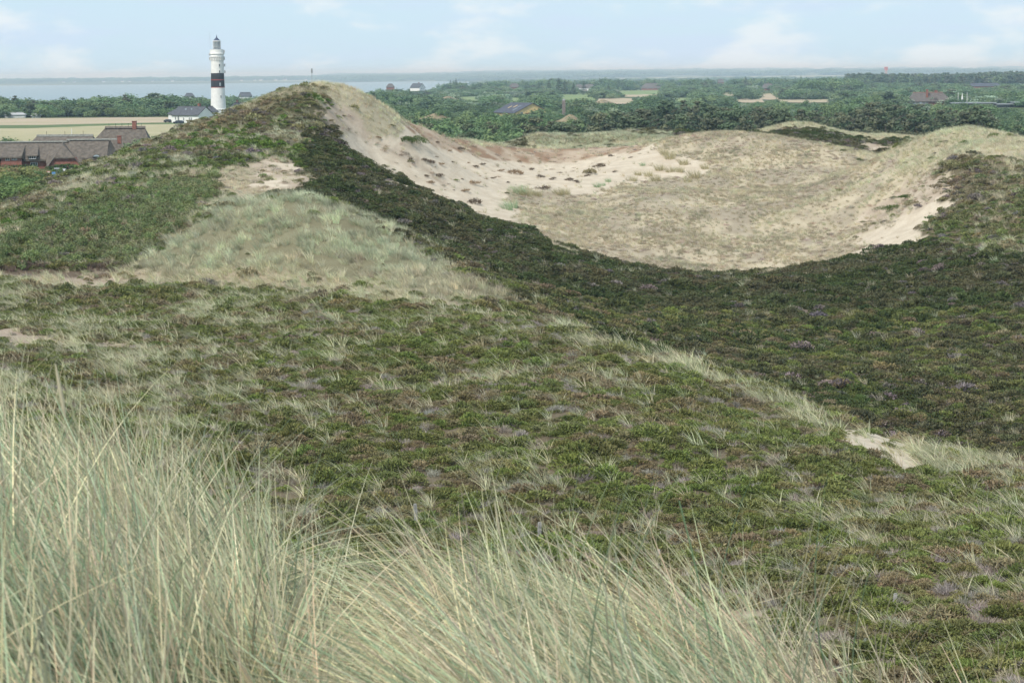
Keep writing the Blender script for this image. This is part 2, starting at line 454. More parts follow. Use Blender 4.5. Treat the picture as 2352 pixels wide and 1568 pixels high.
GROUND_COL = {HEATH: (.16, .135, .095), DARK: (.085, .082, .05), RHEATH: (.15, .13, .085), HILL: (.10, .095, .055), GREEN: (.085, .11, .045),
    MOUND: (.21, .20, .13), TAN: (.36, .31, .225), BOWL: (.36, .32, .235), CREST: (.40, .36, .26), SAND: (.57, .50, .40), SCARP: (.30, .205, .14),
    BACK: (.16, .155, .09), PLAIN: (.09, .115, .05), LITTER: (.43, .36, .285), GREENB: (.08, .10, .04), DULL: (.37, .305, .245), FRINGE: (.16, .145, .09)}

# ------------------------------------------------------------------ the ground: one sheet to the horizon
az = np.radians(np.concatenate([np.linspace(-46, -17, 60)[:-1], np.linspace(-17, 17, 430), np.linspace(17, 46, 60)[1:]]))
rd = np.concatenate([np.geomspace(1.2, 55, 90)[:-1], np.geomspace(55, 230, 200)[:-1], np.linspace(230, 400, 150)[:-1], np.geomspace(400, 470, 30)[:-1], np.geomspace(470, 24000, 190)])
AA, DD = np.meshgrid(az, rd)
gx, gy = (np.sin(AA) * DD).ravel(), (np.cos(AA) * DD).ravel()
gz = ground_z(gx, gy)
nz_, na_ = DD.shape
ii = np.arange(nz_ * na_).reshape(nz_, na_)
F = np.stack([ii[:-1, :-1], ii[:-1, 1:], ii[1:, 1:], ii[1:, :-1]], -1).reshape(-1, 4)
me = bpy.data.meshes.new("ground")
me.vertices.add(len(gx)); me.vertices.foreach_set("co", np.stack([gx, gy, gz + EYE], 1).reshape(-1).astype(np.float32))
me.loops.add(F.size); me.loops.foreach_set("vertex_index", F.reshape(-1).astype(np.int32))
me.polygons.add(len(F)); me.polygons.foreach_set("loop_start", np.arange(0, F.size, 4, dtype=np.int32)); me.polygons.foreach_set("loop_total", np.full(len(F), 4, np.int32))
me.polygons.foreach_set("use_smooth", np.ones(len(F), bool))
me.update(calc_edges=True)
gzone = zones_at(gx, gy, gz)
lut = np.array([GROUND_COL[k] for k in range(17)])
gc = lut[gzone]
_f = smooth(.38, .62, fbm(gx, gy, 4.5, 401, 4))[:, None]; _f2 = smooth(.40, .60, fbm(gx, gy, 2.6, 411, 3))[:, None]
gc = np.where((gzone == BOWL)[:, None], np.array((.48, .42, .31)) * (1 - _f) + np.array((.35, .305, .235)) * _f, gc)
gc = np.where(((gzone == SCARP) | (gzone == LITTER))[:, None], gc * (1 - .5 * _f2) + np.array(GROUND_COL[SAND]) * .5 * _f2, gc)
_m = ((gzone == SCARP) & (gy < 215))[:, None]; gc = np.where(_m, np.array((.30, .245, .19)) * (1 - _f) + np.array((.13, .10, .075)) * _f, gc)
_d = np.hypot(gx, gy); _k = (smooth(3200, 5000, _d) * smooth(.40, .58, fbm(gx * .4, gy, 600, 421, 3)))[:, None]; gc = gc * (1 - _k) + np.array((.30, .30, .17)) * _k
ca = me.color_attributes.new("cover", 'FLOAT_COLOR', 'POINT')
ca.data.foreach_set("color", np.concatenate([gc, (gzone == SAND).astype(float)[:, None]], 1).reshape(-1).astype(np.float32))
m, t, b = mat_new("dune ground")
att = N(t, "ShaderNodeAttribute", attribute_type='GEOMETRY', attribute_name="cover")
f1 = noise_fac(t, 0.55, 5); f2 = noise_fac(t, 5.0, 4)
c = mixc(t, f1, att.outputs["Color"], mixc(t, 1.0, att.outputs["Color"], (.84, .82, .80), 'MULTIPLY'))
c = mixc(t, f2, c, mixc(t, 1.0, c, (.90, .88, .86), 'MULTIPLY'))
t.links.new(c, b.inputs["Base Color"]); b.inputs["Roughness"].default_value = 0.95; b.inputs["Specular IOR Level"].default_value = 0.05
bp = N(t, "ShaderNodeBump"); bp.inputs["Strength"].default_value = 0.5; bp.inputs["Distance"].default_value = 0.12
t.links.new(noise_fac(t, 1.6, 5, 0.2, 0.8), bp.inputs["Height"]); t.links.new(bp.outputs["Normal"], b.inputs["Normal"])
me.materials.append(m)
ground = tag(link("ground", me), "rolling coastal dunes and flat green land running to the horizon", "ground", kind="structure")

# ------------------------------------------------------------------ the sea
sx = np.linspace(-16000, 4000, 41); sy = np.linspace(2500, 17500, 41)
SX, SY = np.meshgrid(sx, sy)
ii = np.arange(SX.size).reshape(SX.shape)
m, t, b = mat_new("calm sea water")
b.inputs["Base Color"].default_value = (.16, .23, .25, 1); b.inputs["Roughness"].default_value = 0.35; b.inputs["Specular IOR Level"].default_value = 0.5
bp = N(t, "ShaderNodeBump"); bp.inputs["Strength"].default_value = 0.35; bp.inputs["Distance"].default_value = 0.6
t.links.new(noise_fac(t, 0.05, 4, 0, 1), bp.inputs["Height"]); t.links.new(bp.outputs["Normal"], b.inputs["Normal"])
tag(link("sea", new_mesh("sea", np.stack([SX.ravel(), SY.ravel(), np.full(SX.size, 0.0)], 1), np.stack([ii[:-1, :-1], ii[:-1, 1:], ii[1:, 1:], ii[1:, :-1]], -1).reshape(-1, 4).tolist(), m)),
    "calm pale blue water of a wide tidal bay", "sea", kind="structure")

# ------------------------------------------------------------------ haze
bm = bmesh.new(); bmesh.ops.create_cube(bm, size=1.0)
me = bpy.data.meshes.new("haze"); bm.to_mesh(me); bm.free()
m = bpy.data.materials.new("thin sea haze"); m.use_nodes = True; t = m.node_tree
t.nodes.remove(t.nodes["Principled BSDF"])
pv = N(t, "ShaderNodeVolumePrincipled"); pv.inputs["Density"].default_value = 9.5e-5; pv.inputs["Color"].default_value = (.62, .84, 1.0, 1); pv.inputs["Absorption Color"].default_value = (1, 1, 1, 1); pv.inputs["Anisotropy"].default_value = 0.0
t.links.new(pv.outputs[0], t.nodes["Material Output"].inputs["Volume"])
me.materials.append(m)
hz = tag(link("haze", me), "thin bluish sea haze over the whole landscape", "haze", kind="stuff")
hz.scale = (44000, 24600, 90); hz.location = (0, 12200, EYE - 63 + 45)

# ------------------------------------------------------------------ plant pieces (source meshes of the ground cover; they are not in the scene themselves)
LIB = {}
def lib_collection(name, meshes):
    c = bpy.data.collections.new(name)
    for k, me in enumerate(meshes):
        c.objects.link(bpy.data.objects.new("%s_%02d" % (name, k), me))
    LIB[name] = (c, len(meshes))
def unit(v):
    return v / np.maximum(np.linalg.norm(v, axis=-1, keepdims=True), 1e-9)
def sprigs(r, n, rad, hgt, ln, wd, up=0.55, flat=1.0):
    """a low cushion of short upright twigs"""
    th = r.uniform(0, 2 * math.pi, n); q = np.sqrt(r.uniform(0, 1, n))
    lob = 1 + .25 * np.sin(3 * th + r.uniform(0, 6)) + .15 * np.sin(5 * th + r.uniform(0, 6))
    base = np.stack([rad * q * np.cos(th) * lob, rad * q * np.sin(th) * lob, hgt * np.sqrt(np.maximum(0, 1 - (q * .93) ** 2)) * r.uniform(.55, 1.0, n)], 1)
    d = unit(np.stack([np.cos(th) * q * .8, np.sin(th) * q * .8, np.full(n, up)], 1) + r.normal(0, .35, (n, 3)))
    s = unit(np.cross(d, r.normal(0, 1, (n, 3))))
    L = (ln * r.uniform(.6, 1.3, n))[:, None]; W = (wd * r.uniform(.7, 1.3, n))[:, None]
    b0 = base - d * L * .5
    return np.stack([b0 - s * W * .5, b0 + s * W * .5, b0 + d * L + s * W * .3, b0 + d * L - s * W * .3], 1)
def blades(r, n, rad, hgt, wd, lean, segs=3, curl=.5, tail=True):
    """a tuft of grass bent down wind, towards -x"""
    th = r.uniform(0, 2 * math.pi, n); q = rad * np.sqrt(r.uniform(0, 1, n))
    base = np.stack([q * np.cos(th), q * np.sin(th), np.full(n, -.04)], 1)
    H = hgt * r.uniform(.45, 1.0, n)
    dirn = np.stack([np.cos(th) * .35, np.sin(th) * .35], 1) + r.normal(0, .22, (n, 2)); dirn[:, 0] -= lean * r.uniform(.4, 1.4, n)
    out, fv = [], []
    side = unit(np.stack([-dirn[:, 1] + r.normal(0, .5, n), dirn[:, 0] + r.normal(0, .5, n), r.normal(0, .2, n)], 1))
    side[:, 0] = np.where(np.abs(side[:, 0]) < .35, .5, side[:, 0])
    side = unit(side)
    pts = []
    for k in range(segs + 1):
        s = k / segs
        horiz = dirn * (s * .55 + s * s * curl)[..., None] if np.ndim(s) else dirn * (s * .55 + s * s * curl)
        p = base + np.concatenate([horiz * H[:, None], (H * (s - .22 * curl * s * s))[:, None]], 1)
        pts.append(p)
    col = np.clip(r.beta(.35, .35, n), 0, 1)
    br = r.uniform(.6, 1.3, n)
    for k in range(segs):
        w0 = wd * (1 - (k / segs) ** 1.6 * .9); w1 = wd * (1 - ((k + 1) / segs) ** 1.6 * .9)
        out.append(np.stack([pts[k] - side * w0 / 2, pts[k] + side * w0 / 2, pts[k + 1] + side * w1 / 2, pts[k + 1] - side * w1 / 2], 1)); fv.append(col)
    BR.clear(); BR.extend(np.tile(br, segs))
    return np.concatenate(out), np.concatenate(fv)
BR = []
def leafballs(r, n, rad, hgt, size, nclump, flat=.6, lift=.3, drift=0.0, shell=.75, spread=.42):
    """leaf-sized faces gathered in clumps through a crown's volume"""
    cth = r.uniform(0, 2 * math.pi, nclump); cz = r.uniform(-.35, 1, nclump); cq = np.sqrt(np.maximum(0, 1 - cz ** 2)) * r.uniform(.35, 1, nclump)
    C = np.stack([rad * cq * np.cos(cth), rad * cq * np.sin(cth), hgt * (lift + (1 - lift) * (cz * .5 + .5) * r.uniform(.8, 1.05, nclump))], 1)
    C[:, 0] += drift * (C[:, 2] / hgt) * rad
    w = r.uniform(.5, 1.3, nclump)
    ci = r.choice(nclump, n, p=w / w.sum())
    dd = unit(r.normal(0, 1, (n, 3))); cr = rad * spread * w[ci][:, None]
    P = C[ci] + dd * cr * (shell + (1 - shell) * r.uniform(0, 1, (n, 1))) * np.array([1, 1, flat]) * r.uniform(.6, 1.1, (n, 1))
    P[:, 2] = np.maximum(P[:, 2], .02 * hgt)
    nrm = unit(dd + np.array([0, 0, .5]) + r.normal(0, .45, (n, 3)))
    a = unit(np.cross(nrm, r.normal(0, 1, (n, 3)))); bb = np.cross(nrm, a)
    S = (size * r.uniform(.6, 1.4, n))[:, None]
    fv = np.clip(w[ci] - .5 + r.normal(0, .22, n), 0, 1)
    return np.stack([P - a * S, P - bb * S * .6, P + a * S, P + bb * S * .6], 1), fv

R = np.random.default_rng(5)
hm = []
for k in range(7):
    V = sprigs(R, 380, .34, .26, .068, .026)
    hm.append(quads_mesh("heather_%d" % k, V, M_HEATH, R.beta(1.3, 1.3, len(V))))
lib_collection("heather", hm)
dm = []
for k in range(5):        # dead grey heather: long bare twigs
    V = sprigs(R, 110, .26, .20, .22, .011, up=.9)
    dm.append(quads_mesh("dead_heather_%d" % k, V, M_HEATH, R.uniform(0, 1, len(V))))
lib_collection("dead_heather", dm)
cm = []
for k in range(7):        # far crowberry and heather cushions, coarser twigs
    V = sprigs(R, 230, .55, .42, .12, .055, up=.5)
    cm.append(quads_mesh("cushion_%d" % k, V, M_HEATH, R.beta(1.3, 1.3, len(V))))
lib_collection("cushion", cm)
tm = []
for k in range(8):
    V, fv = blades(R, 20, .11, .92, .025, .75, 3, .75)
    tm.append(quads_mesh("tuft_%d" % k, V, M_BLADE, fv, BR))
lib_collection("tuft", tm)
mm = []
for k in range(8):        # far marram, wider blades
    V, fv = blades(R, 46, .22, .80, .016, .45, 3, .5)
    mm.append(quads_mesh("marram_%d" % k, V, M_BLADE, fv, BR))
lib_collection("marram", mm)
sm = []
for k in range(6):
    V, fv = leafballs(R, 170, .5, .6, .055, 9, .8, .2, -.1, .6, .45)
    sm.append(quads_mesh("rose_%d" % k, V, M_LEAF_I, fv))
lib_collection("rose", sm)

def scatter(name, pts, rot, scl, lib, tint, tint2, label, category):
    """a mass of small plants nobody could count, as one object"""
    n = len(pts)
    coll, nv = LIB[lib]
    me = bpy.data.meshes.new(name)
    me.vertices.add(n); me.vertices.foreach_set("co", np.asarray(pts, np.float32).reshape(-1))
    def A(nm, ty, key, val):
        a = me.attributes.new(nm, ty, 'POINT'); a.data.foreach_set(key, np.ascontiguousarray(val).reshape(-1))
    A("rot", 'FLOAT_VECTOR', "vector", np.asarray(rot, np.float32)); A("scl", 'FLOAT_VECTOR', "vector", np.asarray(scl, np.float32))
    A("vi", 'INT', "value", rng.integers(0, nv, n).astype(np.int32))
    A("tint", 'FLOAT_VECTOR', "vector", np.asarray(tint, np.float32)); A("tint2", 'FLOAT_VECTOR', "vector", np.asarray(tint2, np.float32))
    g = bpy.data.node_groups.new(name, 'GeometryNodeTree')
    g.interface.new_socket("Geometry", in_out='INPUT', socket_type='NodeSocketGeometry'); g.interface.new_socket("Geometry", in_out='OUTPUT', socket_type='NodeSocketGeometry')
    gi, go = g.nodes.new("NodeGroupInput"), g.nodes.new("NodeGroupOutput")
    ip = g.nodes.new("GeometryNodeInstanceOnPoints")
    ci = g.nodes.new("GeometryNodeCollectionInfo"); ci.inputs["Collection"].default_value = coll; ci.inputs["Separate Children"].default_value = True; ci.inputs["Reset Children"].default_value = True
    def at_(nm, ty):
        q = g.nodes.new("GeometryNodeInputNamedAttribute"); q.data_type = ty; q.inputs["Name"].default_value = nm
        return [s for s in q.outputs if s.enabled and s.name == "Attribute"][0]
    e = g.nodes.new("FunctionNodeEulerToRotation")
    L = g.links.new
    L(at_("rot", 'FLOAT_VECTOR'), e.inputs[0])
    L(gi.outputs[0], ip.inputs["Points"]); L(ci.outputs[0], ip.inputs["Instance"]); ip.inputs["Pick Instance"].default_value = True
    L(at_("vi", 'INT'), ip.inputs["Instance Index"]); L(e.outputs[0], ip.inputs["Rotation"]); L(at_("scl", 'FLOAT_VECTOR'), ip.inputs["Scale"])
    L(ip.outputs[0], go.inputs[0])
    o = link(name, me)
    md = o.modifiers.new("plants", 'NODES'); md.node_group = g
    return tag(o, label, category, kind="stuff")

# ------------------------------------------------------------------ ground cover: candidate places over the dunes that can be seen from about here
HZ_AZ = np.radians(np.linspace(-17.5, 17.5, 351))
_d = np.concatenate([np.geomspace(20, 230, 260), np.linspace(231, 480, 250)])
_A2, _D2 = np.meshgrid(HZ_AZ, _d)
_el = ground_z(np.sin(_A2) * _D2, np.cos(_A2) * _D2) / _D2
_hor = np.maximum.accumulate(_el, 0)
def visible(x, y, z, h, slack=0.0022):
    d = np.hypot(x, y); a = np.arctan2(x, y)
    i = np.clip(((a - HZ_AZ[0]) / (HZ_AZ[1] - HZ_AZ[0])).astype(int), 0, len(HZ_AZ) - 1)
    j = np.clip(np.searchsorted(_d, d) - 3, 0, len(_d) - 1)
    return (np.abs(a) < math.radians(17)) & ((z + h) / d > _hor[j, i] - slack)
def field(d0, d1, per_m2, half=math.radians(15.5)):
    area = half * (d1 * d1 - d0 * d0)
    n = int(area * per_m2)
    d = np.sqrt(rng.uniform(d0 * d0, d1 * d1, n)); a = rng.uniform(-half, half, n)
    x, y = np.sin(a) * d, np.cos(a) * d
    z = ground_z(x, y)
    k = visible(x, y, z, .6)
    x, y, z = x[k], y[k], z[k]
    return x, y, z, zones_at(x, y, z, .5)
def lerp(a, b, f):
    return np.asarray(a)[None, :] * (1 - f[:, None]) + np.asarray(b)[None, :] * f[:, None]
def jitter(c, amt=.12):
    n = len(c)
    return c * rng.normal(1, amt, (n, 1)).clip(.6, 1.5) * rng.normal(1, amt * .35, (n, 3)).clip(.8, 1.2)
def table(zn, dct, default=0.0):
    lut = np.full(17, default); 
    for k, v in dct.items(): lut[k] = v
    return lut[zn]
def eul(n, tilt=.15, zspan=math.pi):
    return np.stack([rng.normal(0, tilt, n), rng.normal(0, tilt, n), rng.uniform(-zspan, zspan, n)], 1)
def up(x, y, z, dz=0.0):
    return np.stack([x, y, z + EYE + dz], 1)

# near heather
x, y, z, zn = field(38, 215, 5.6)
p1 = fbm(x, y, 1.9, 101, 4); p2 = fbm(x, y, 1.1, 111, 4); p3 = fbm(x, y, 2.6, 121, 3)
dens = table(zn, {HEATH: 1.0, DARK: .62, HILL: .6, GREEN: .35, TAN: .03, LITTER: .06, MOUND: .004, SAND: .004, DULL: .05})
gaps = 1 - smooth(.62, .75, fbm(x, y, 4.0, 131, 3)) * .5
k = rng.uniform(0, 1, len(x)) < dens * gaps
dead = k & (p2 > .63) & (rng.uniform(0, 1, len(x)) < .75)
live = k & ~dead
def heather_tint(p1, p3, n):
    green, olive, brown = np.array((.135, .155, .05)), np.array((.185, .175, .072)), np.array((.205, .168, .10))
    f = smooth(.42, .68, p1 + rng.normal(0, .09, n))
    c = lerp(green, olive, np.clip(f * 2, 0, 1)); c = c * (1 - np.clip(f * 2 - 1, 0, 1)[:, None]) + brown[None, :] * np.clip(f * 2 - 1, 0, 1)[:, None]
    bright = smooth(.60, .68, p3 + rng.normal(0, .04, n))[:, None]
    return jitter(c * (1 - bright * .8) + np.array((.15, .19, .05))[None, :] * bright * .8)
i = np.nonzero(live)[0]; n = len(i)
tn = heather_tint(p1[i], p3[i], n)
s = np.exp(rng.normal(.05, .34, n)).clip(.5, 2.4) * (1 + .2 * smooth(140, 200, np.hypot(x[i], y[i])))
scatter("heather_cover", up(x[i], y[i], z[i], -.03), eul(n), np.stack([s, s, s * rng.uniform(.7, 1.25, n)], 1), "heather", tn * .72, tn * 1.42,
        "low green and brown heather covering the near dune slope", "heather")
i = np.nonzero(dead)[0]; n = len(i)
tn = jitter(lerp((.34, .315, .275), (.27, .235, .195), rng.uniform(0, 1, n)), .15); s = rng.uniform(.8, 1.6, n)
scatter("dead_heather_cover", up(x[i], y[i], z[i], -.03), eul(n), np.stack([s, s, s], 1), "dead_heather", tn * .8, tn * 1.35,
        "grey dead heather twigs scattered through the near heath", "dead heather")

# cushions on the farther slopes
x, y, z, zn = field(140, 480, 3.2)
dens = table(zn, {DARK: 1.0, HILL: .62, RHEATH: .72, GREEN: .25, TAN: .02, BACK: .40, FRINGE: .30, BOWL: .0, LITTER: .04, CREST: .01, SAND: .0006, MOUND: .0})
p1 = fbm(x, y, 9.0, 141, 4); p3 = fbm(x, y, 5, 151, 3); st = fbm(x * .6 + y * .25, y * .6, 5, 161, 3)
dens = np.where(zn == RHEATH, dens * (1 - smooth(.52, .66, st) * .8), dens)
dens = np.where(zn == BACK, np.where(x / np.hypot(x, y) > .075, .85, .5 * smooth(.50, .66, p1)), dens)
k = rng.uniform(0, 1, len(x)) < dens * (1 - .6 * smooth(.66, .78, p3))
i = np.nonzero(k)[0]; n = len(i); zi = zn[i]
dk = lerp((.066, .086, .031), (.102, .099, .051), smooth(.35, .65, p1[i] + rng.normal(0, .10, n)))
lt = lerp((.14, .175, .06), (.225, .20, .115), smooth(.35, .62, p1[i] + rng.normal(0, .07, n)))
lt = np.where((p3[i] > .56)[:, None] & (zi == HILL)[:, None], np.array((.12, .18, .04)), lt)
c = np.where(np.isin(zi, [DARK, BACK])[:, None], dk, lt)
g = rng.uniform(0, 1, n) < np.where(zi == DARK, .05, .09)
c[g] = lerp((.16, .145, .13), (.20, .165, .16), rng.uniform(0, 1, g.sum()))
c = jitter(c, .16)
s = np.exp(rng.normal(-.08, .3, n)).clip(.5, 2.0)
scatter("crowberry_cover", up(x[i], y[i], z[i], -.05), eul(n), np.stack([s, s, s * rng.uniform(.7, 1.3, n)], 1), "cushion", c * .74, c * 1.35,
        "dark crowberry and heather cushions on the valley slopes", "heath")

# rose and willow scrub on the left hill
x, y, z, zn = field(198, 262, 3.5)
k = (zn == GREEN) & (rng.uniform(0, 1, len(x)) < .6)
i = np.nonzero(k)[0]; n = len(i)
c = jitter(lerp((.125, .175, .07), (.20, .215, .10), fbm(x[i], y[i], 6, 171, 3)), .18); s = rng.uniform(.6, 1.5, n)
scatter("rose_scrub", up(x[i], y[i], z[i], -.05), eul(n), np.stack([s, s, s * rng.uniform(.8, 1.3, n)], 1), "rose", c * .8, c * 1.5,
        "bright green low rose and willow scrub on the left hill", "scrub")

# pale grass tufts in the near heath
x, y, z, zn = field(40, 215, 4.0)
pt = fbm(x, y, 6, 201, 4)
px, py = project(x, y, z + EYE)
left = 1 + 1.1 * smooth(1000, 300, px)
edge = np.zeros(len(x))
for (x0, y0), (x1, y1) in zip([(1230, 700), (1330, 765), (1500, 808), (1700, 885), (1900, 985), (2100, 1055)], [(1330, 765), (1500, 808), (1700, 885), (1900, 985), (2100, 1055), (2352, 1092)]):
    m = (px >= x0) & (px < x1); yl = y0 + (y1 - y0) * (px - x0) / (x1 - x0)
    edge[m] = np.maximum(edge[m], (1 - smooth(12, 30, np.abs(py[m] - yl[m] - 4))))
edge *= (np.hypot(x, y) < 185) * (.25 + 1.2 * smooth(.40, .58, fbm(x, y, 3.5, 281, 3))) * (1 - .6 * smooth(2230, 2330, px))
dens = table(zn, {HEATH: .11, TAN: .6, LITTER: .2, SAND: .07, DULL: .18}) * np.where(zn == HEATH, left * (.75 + 3.6 * smooth(.55, .68, pt)), 1) + np.where((edge > 0) & (zn != SAND), edge * 1.5, 0)
k = rng.uniform(0, 1, len(x)) < dens * (zn != DARK)
i = np.nonzero(k)[0]; n = len(i)
f = rng.uniform(0, 1, n)
c = jitter(lerp((.72, .69, .48), (.75, .67, .48), f), .12); c2 = jitter(lerp((.48, .54, .31), (.60, .54, .35), f), .12)
s = rng.uniform(.6, 1.3, n) * (1 + .2 * edge[i])
scatter("pale_grass", up(x[i], y[i], z[i], .05), np.stack([rng.normal(0, .12, n), rng.normal(0, .12, n), rng.normal(0, .55, n)], 1), np.stack([s, s, s], 1), "tuft", c, c2,
        "pale wind-bent grass tufts scattered over the near heath", "grass")

# marram on mound, bowl, crests and hills
x, y, z, zn = field(165, 480, 5.0)
d = np.hypot(x, y); px, py = project(x, y, z + EYE)
pt = fbm(x, y, 5, 211, 4); pb = fbm(x, y, 12, 221, 3)
low = smooth(560, 640, py)
dens = table(zn, {MOUND: .50, TAN: .36, BOWL: .58, CREST: .66, LITTER: .10, HILL: .13, FRINGE: .62, GREEN: .11, RHEATH: .11, DARK: .012, BACK: .55, SAND: .012, SCARP: .07})
dens = np.where(zn == BOWL, dens * (.35 + 1.3 * smooth(.36, .62, pt)), dens)
dens = np.where(zn == FRINGE, dens * (.12 + 1.2 * smooth(.42, .6, pt)), dens)
dens = np.where(zn == MOUND, dens * (.25 + 1.35 * smooth(.38, .58, fbm(x, y, 1.8, 271, 3))), dens)
dens = np.where(zn == HILL, dens * (.35 + 4.5 * smooth(.52, .66, pt)), dens)
# bright fringe of grass on hill's left skyline
fr = (zn == HILL) & (d > 262) & (px < 720)
dens = np.where(zn == BACK, np.where(x / d > .075, .07, .6), dens)
dens = np.where((zn == RHEATH), dens * (.3 + 3 * smooth(.52, .66, pt)), dens)
k = rng.uniform(0, 1, len(x)) < dens
i = np.nonzero(k)[0]; n = len(i); zi = zn[i]
f = rng.uniform(0, 1, n)
green1, green2 = lerp((.36, .42, .28), (.44, .46, .32), f), lerp((.50, .51, .36), (.54, .51, .36), f)
tan1, tan2 = lerp((.48, .43, .30), (.53, .46, .32), f), lerp((.56, .50, .36), (.42, .37, .26), f)
wg = np.where(zi == MOUND, 1 - .75 * low[i], np.where(zi == CREST, .45, np.where(zi == BOWL, .12, np.where(zi == BACK, .75, .25))))
wg = np.clip(wg + (pb[i] - .5) * 1.4 + (fbm(x[i], y[i], 1.6, 251, 3) - .5) * 1.6, 0, 1)[:, None]
sh = ((.60 + .80 * fbm(x[i], y[i], 2.2, 261, 3)) * np.where(zi == MOUND, rng.uniform(.62, 1.3, n), 1) * np.where(np.isin(zi, [HILL, RHEATH, DARK, GREEN, CREST, FRINGE]), 1.3, np.where(np.isin(zi, [MOUND, BACK]), 1.24, 1.15)))[:, None]
c = jitter(tan1 * (1 - wg) + green1 * wg, .13) * sh; c2 = jitter(tan2 * (1 - wg) + green2 * wg, .13) * sh
s = rng.uniform(.55, 1.1, n) * np.where(np.isin(zi, [BOWL, TAN]), .8, 1.0) * np.where(zi == MOUND, 1.35, 1)
hi = np.isin(zi, [HILL, RHEATH, DARK, GREEN])
s = s * np.where(hi, 1.2, 1.0)
scatter("marram_grass", up(x[i], y[i], z[i] + .18 * hi, 0), np.stack([rng.normal(0, .12, n), rng.normal(0, .12, n), rng.normal(0, .8, n)], 1), np.stack([s, s, s * rng.uniform(.75, 1.15, n)], 1), "marram", c, c2,
        "pale green and straw marram grass on the dunes around the hollow", "grass")

# grey-brown litter and dead stalks lying in the bowl
x, y, z, zn = field(225, 372, 2.6)
k = rng.uniform(0, 1, len(x)) < table(zn, {BOWL: .30, LITTER: .35, TAN: .25, SCARP: .10, SAND: .006}) * (.3 + 1.2 * smooth(.40, .62, fbm(x, y, 5, 231, 4)))
i = np.nonzero(k)[0]; n = len(i)
c = jitter(lerp((.28, .25, .20), (.38, .31, .24), rng.uniform(0, 1, n)), .14); s = rng.uniform(1.0, 2.1, n)
scatter("grass_litter", up(x[i], y[i], z[i], -.08), eul(n), np.stack([s, s, s * .6], 1), "dead_heather", c, c * 1.5,
        "grey brown dead stalks and litter lying between the bowl's tufts", "grass litter")

# torn turf edge of the little eroded bank at the left
hb = hit(rng.uniform(-120, 292, 260), 617 + rng.normal(0, 4.0, 260), 150)
hb = hb[(hb[:, 3] > 180) & (hb[:, 3] < 225)]; n = len(hb)
c = jitter(lerp((.085, .065, .05), (.15, .115, .085), rng.uniform(0, 1, n)), .15); s = rng.uniform(.9, 2.0, n)
scatter("torn_turf", up(hb[:, 0], hb[:, 1], hb[:, 2], -.05), eul(n, .3), np.stack([s, s, s], 1), "dead_heather", c, c * 1.6,
        "dark torn turf and roots along the eroded bank at the left", "turf")

# the marram at the photographer's feet
fm = []
for k in range(18):
    V, fv = blades(R, 32, .08, 1.0, .0066, (.45, .6, .85, 1.05)[k % 4], 8, (.35, .62, .8)[k % 3])
    fm.append(quads_mesh("tall_marram_%d" % k, V, M_BLADE, fv, np.array(BR) ** 1.4))
lib_collection("tall_marram", fm)
nc = 250
cd = np.sqrt(rng.uniform(3.2 ** 2, 9.8 ** 2, nc)); ca_ = rng.uniform(math.radians(-20), math.radians(19), nc)
cx, cy = np.sin(ca_) * cd, np.cos(ca_) * cd
per = rng.integers(5, 12, nc)
ci = np.repeat(np.arange(nc), per); n = len(ci)
cr = rng.uniform(.07, .18, nc)
sidew = smooth(-.55, -.1, cx * 6 / cd)
x = cx[ci] + rng.normal(0, 1, n) * cr[ci]; y = cy[ci] + rng.normal(0, 1, n) * cr[ci]
d = np.hypot(x, y)
xg = x * 6 / np.maximum(d, 6)
k = (d < 9.3 - 5.2 * x / d) & (d > 3.0) & ~((xg > -.52) & (xg < -.22) & (d > 4.8) & (rng.uniform(0, 1, n) < .85))
x, y, ci = x[k], y[k], ci[k]; n = len(x); z = ground_z(x, y)
f = np.clip(rng.uniform(0, 1, nc)[ci] + rng.normal(0, .2, n), 0, 1)
c = jitter(lerp((.22, .35, .20), (.40, .49, .32), f), .12); c2 = jitter(lerp((.80, .66, .44), (.60, .55, .38), f), .14)
dead = (rng.uniform(0, 1, nc)[ci] < .38)[:, None]
c = np.where(dead, c * .35 + c2 * .65, c)
s = rng.uniform(.70, .98, nc)[ci] * rng.uniform(.85, 1.1, n)
rz = rng.normal(0, .32, nc)[ci] + rng.normal(0, .25, n) + np.where(rng.uniform(0, 1, n) < .10, rng.uniform(-2, 2, n), 0)
scatter("tall_marram_grass", up(x, y, z, -.03), np.stack([rng.normal(0, .10, n), (rng.normal(0, .14, nc) - .34 - .28 * sidew)[ci] + rng.normal(0, .10, n), rz], 1), np.stack([s, s, s], 1), "tall_marram", c, c2,
        "tall blue-green and straw marram grass bending in the near foreground", "grass")

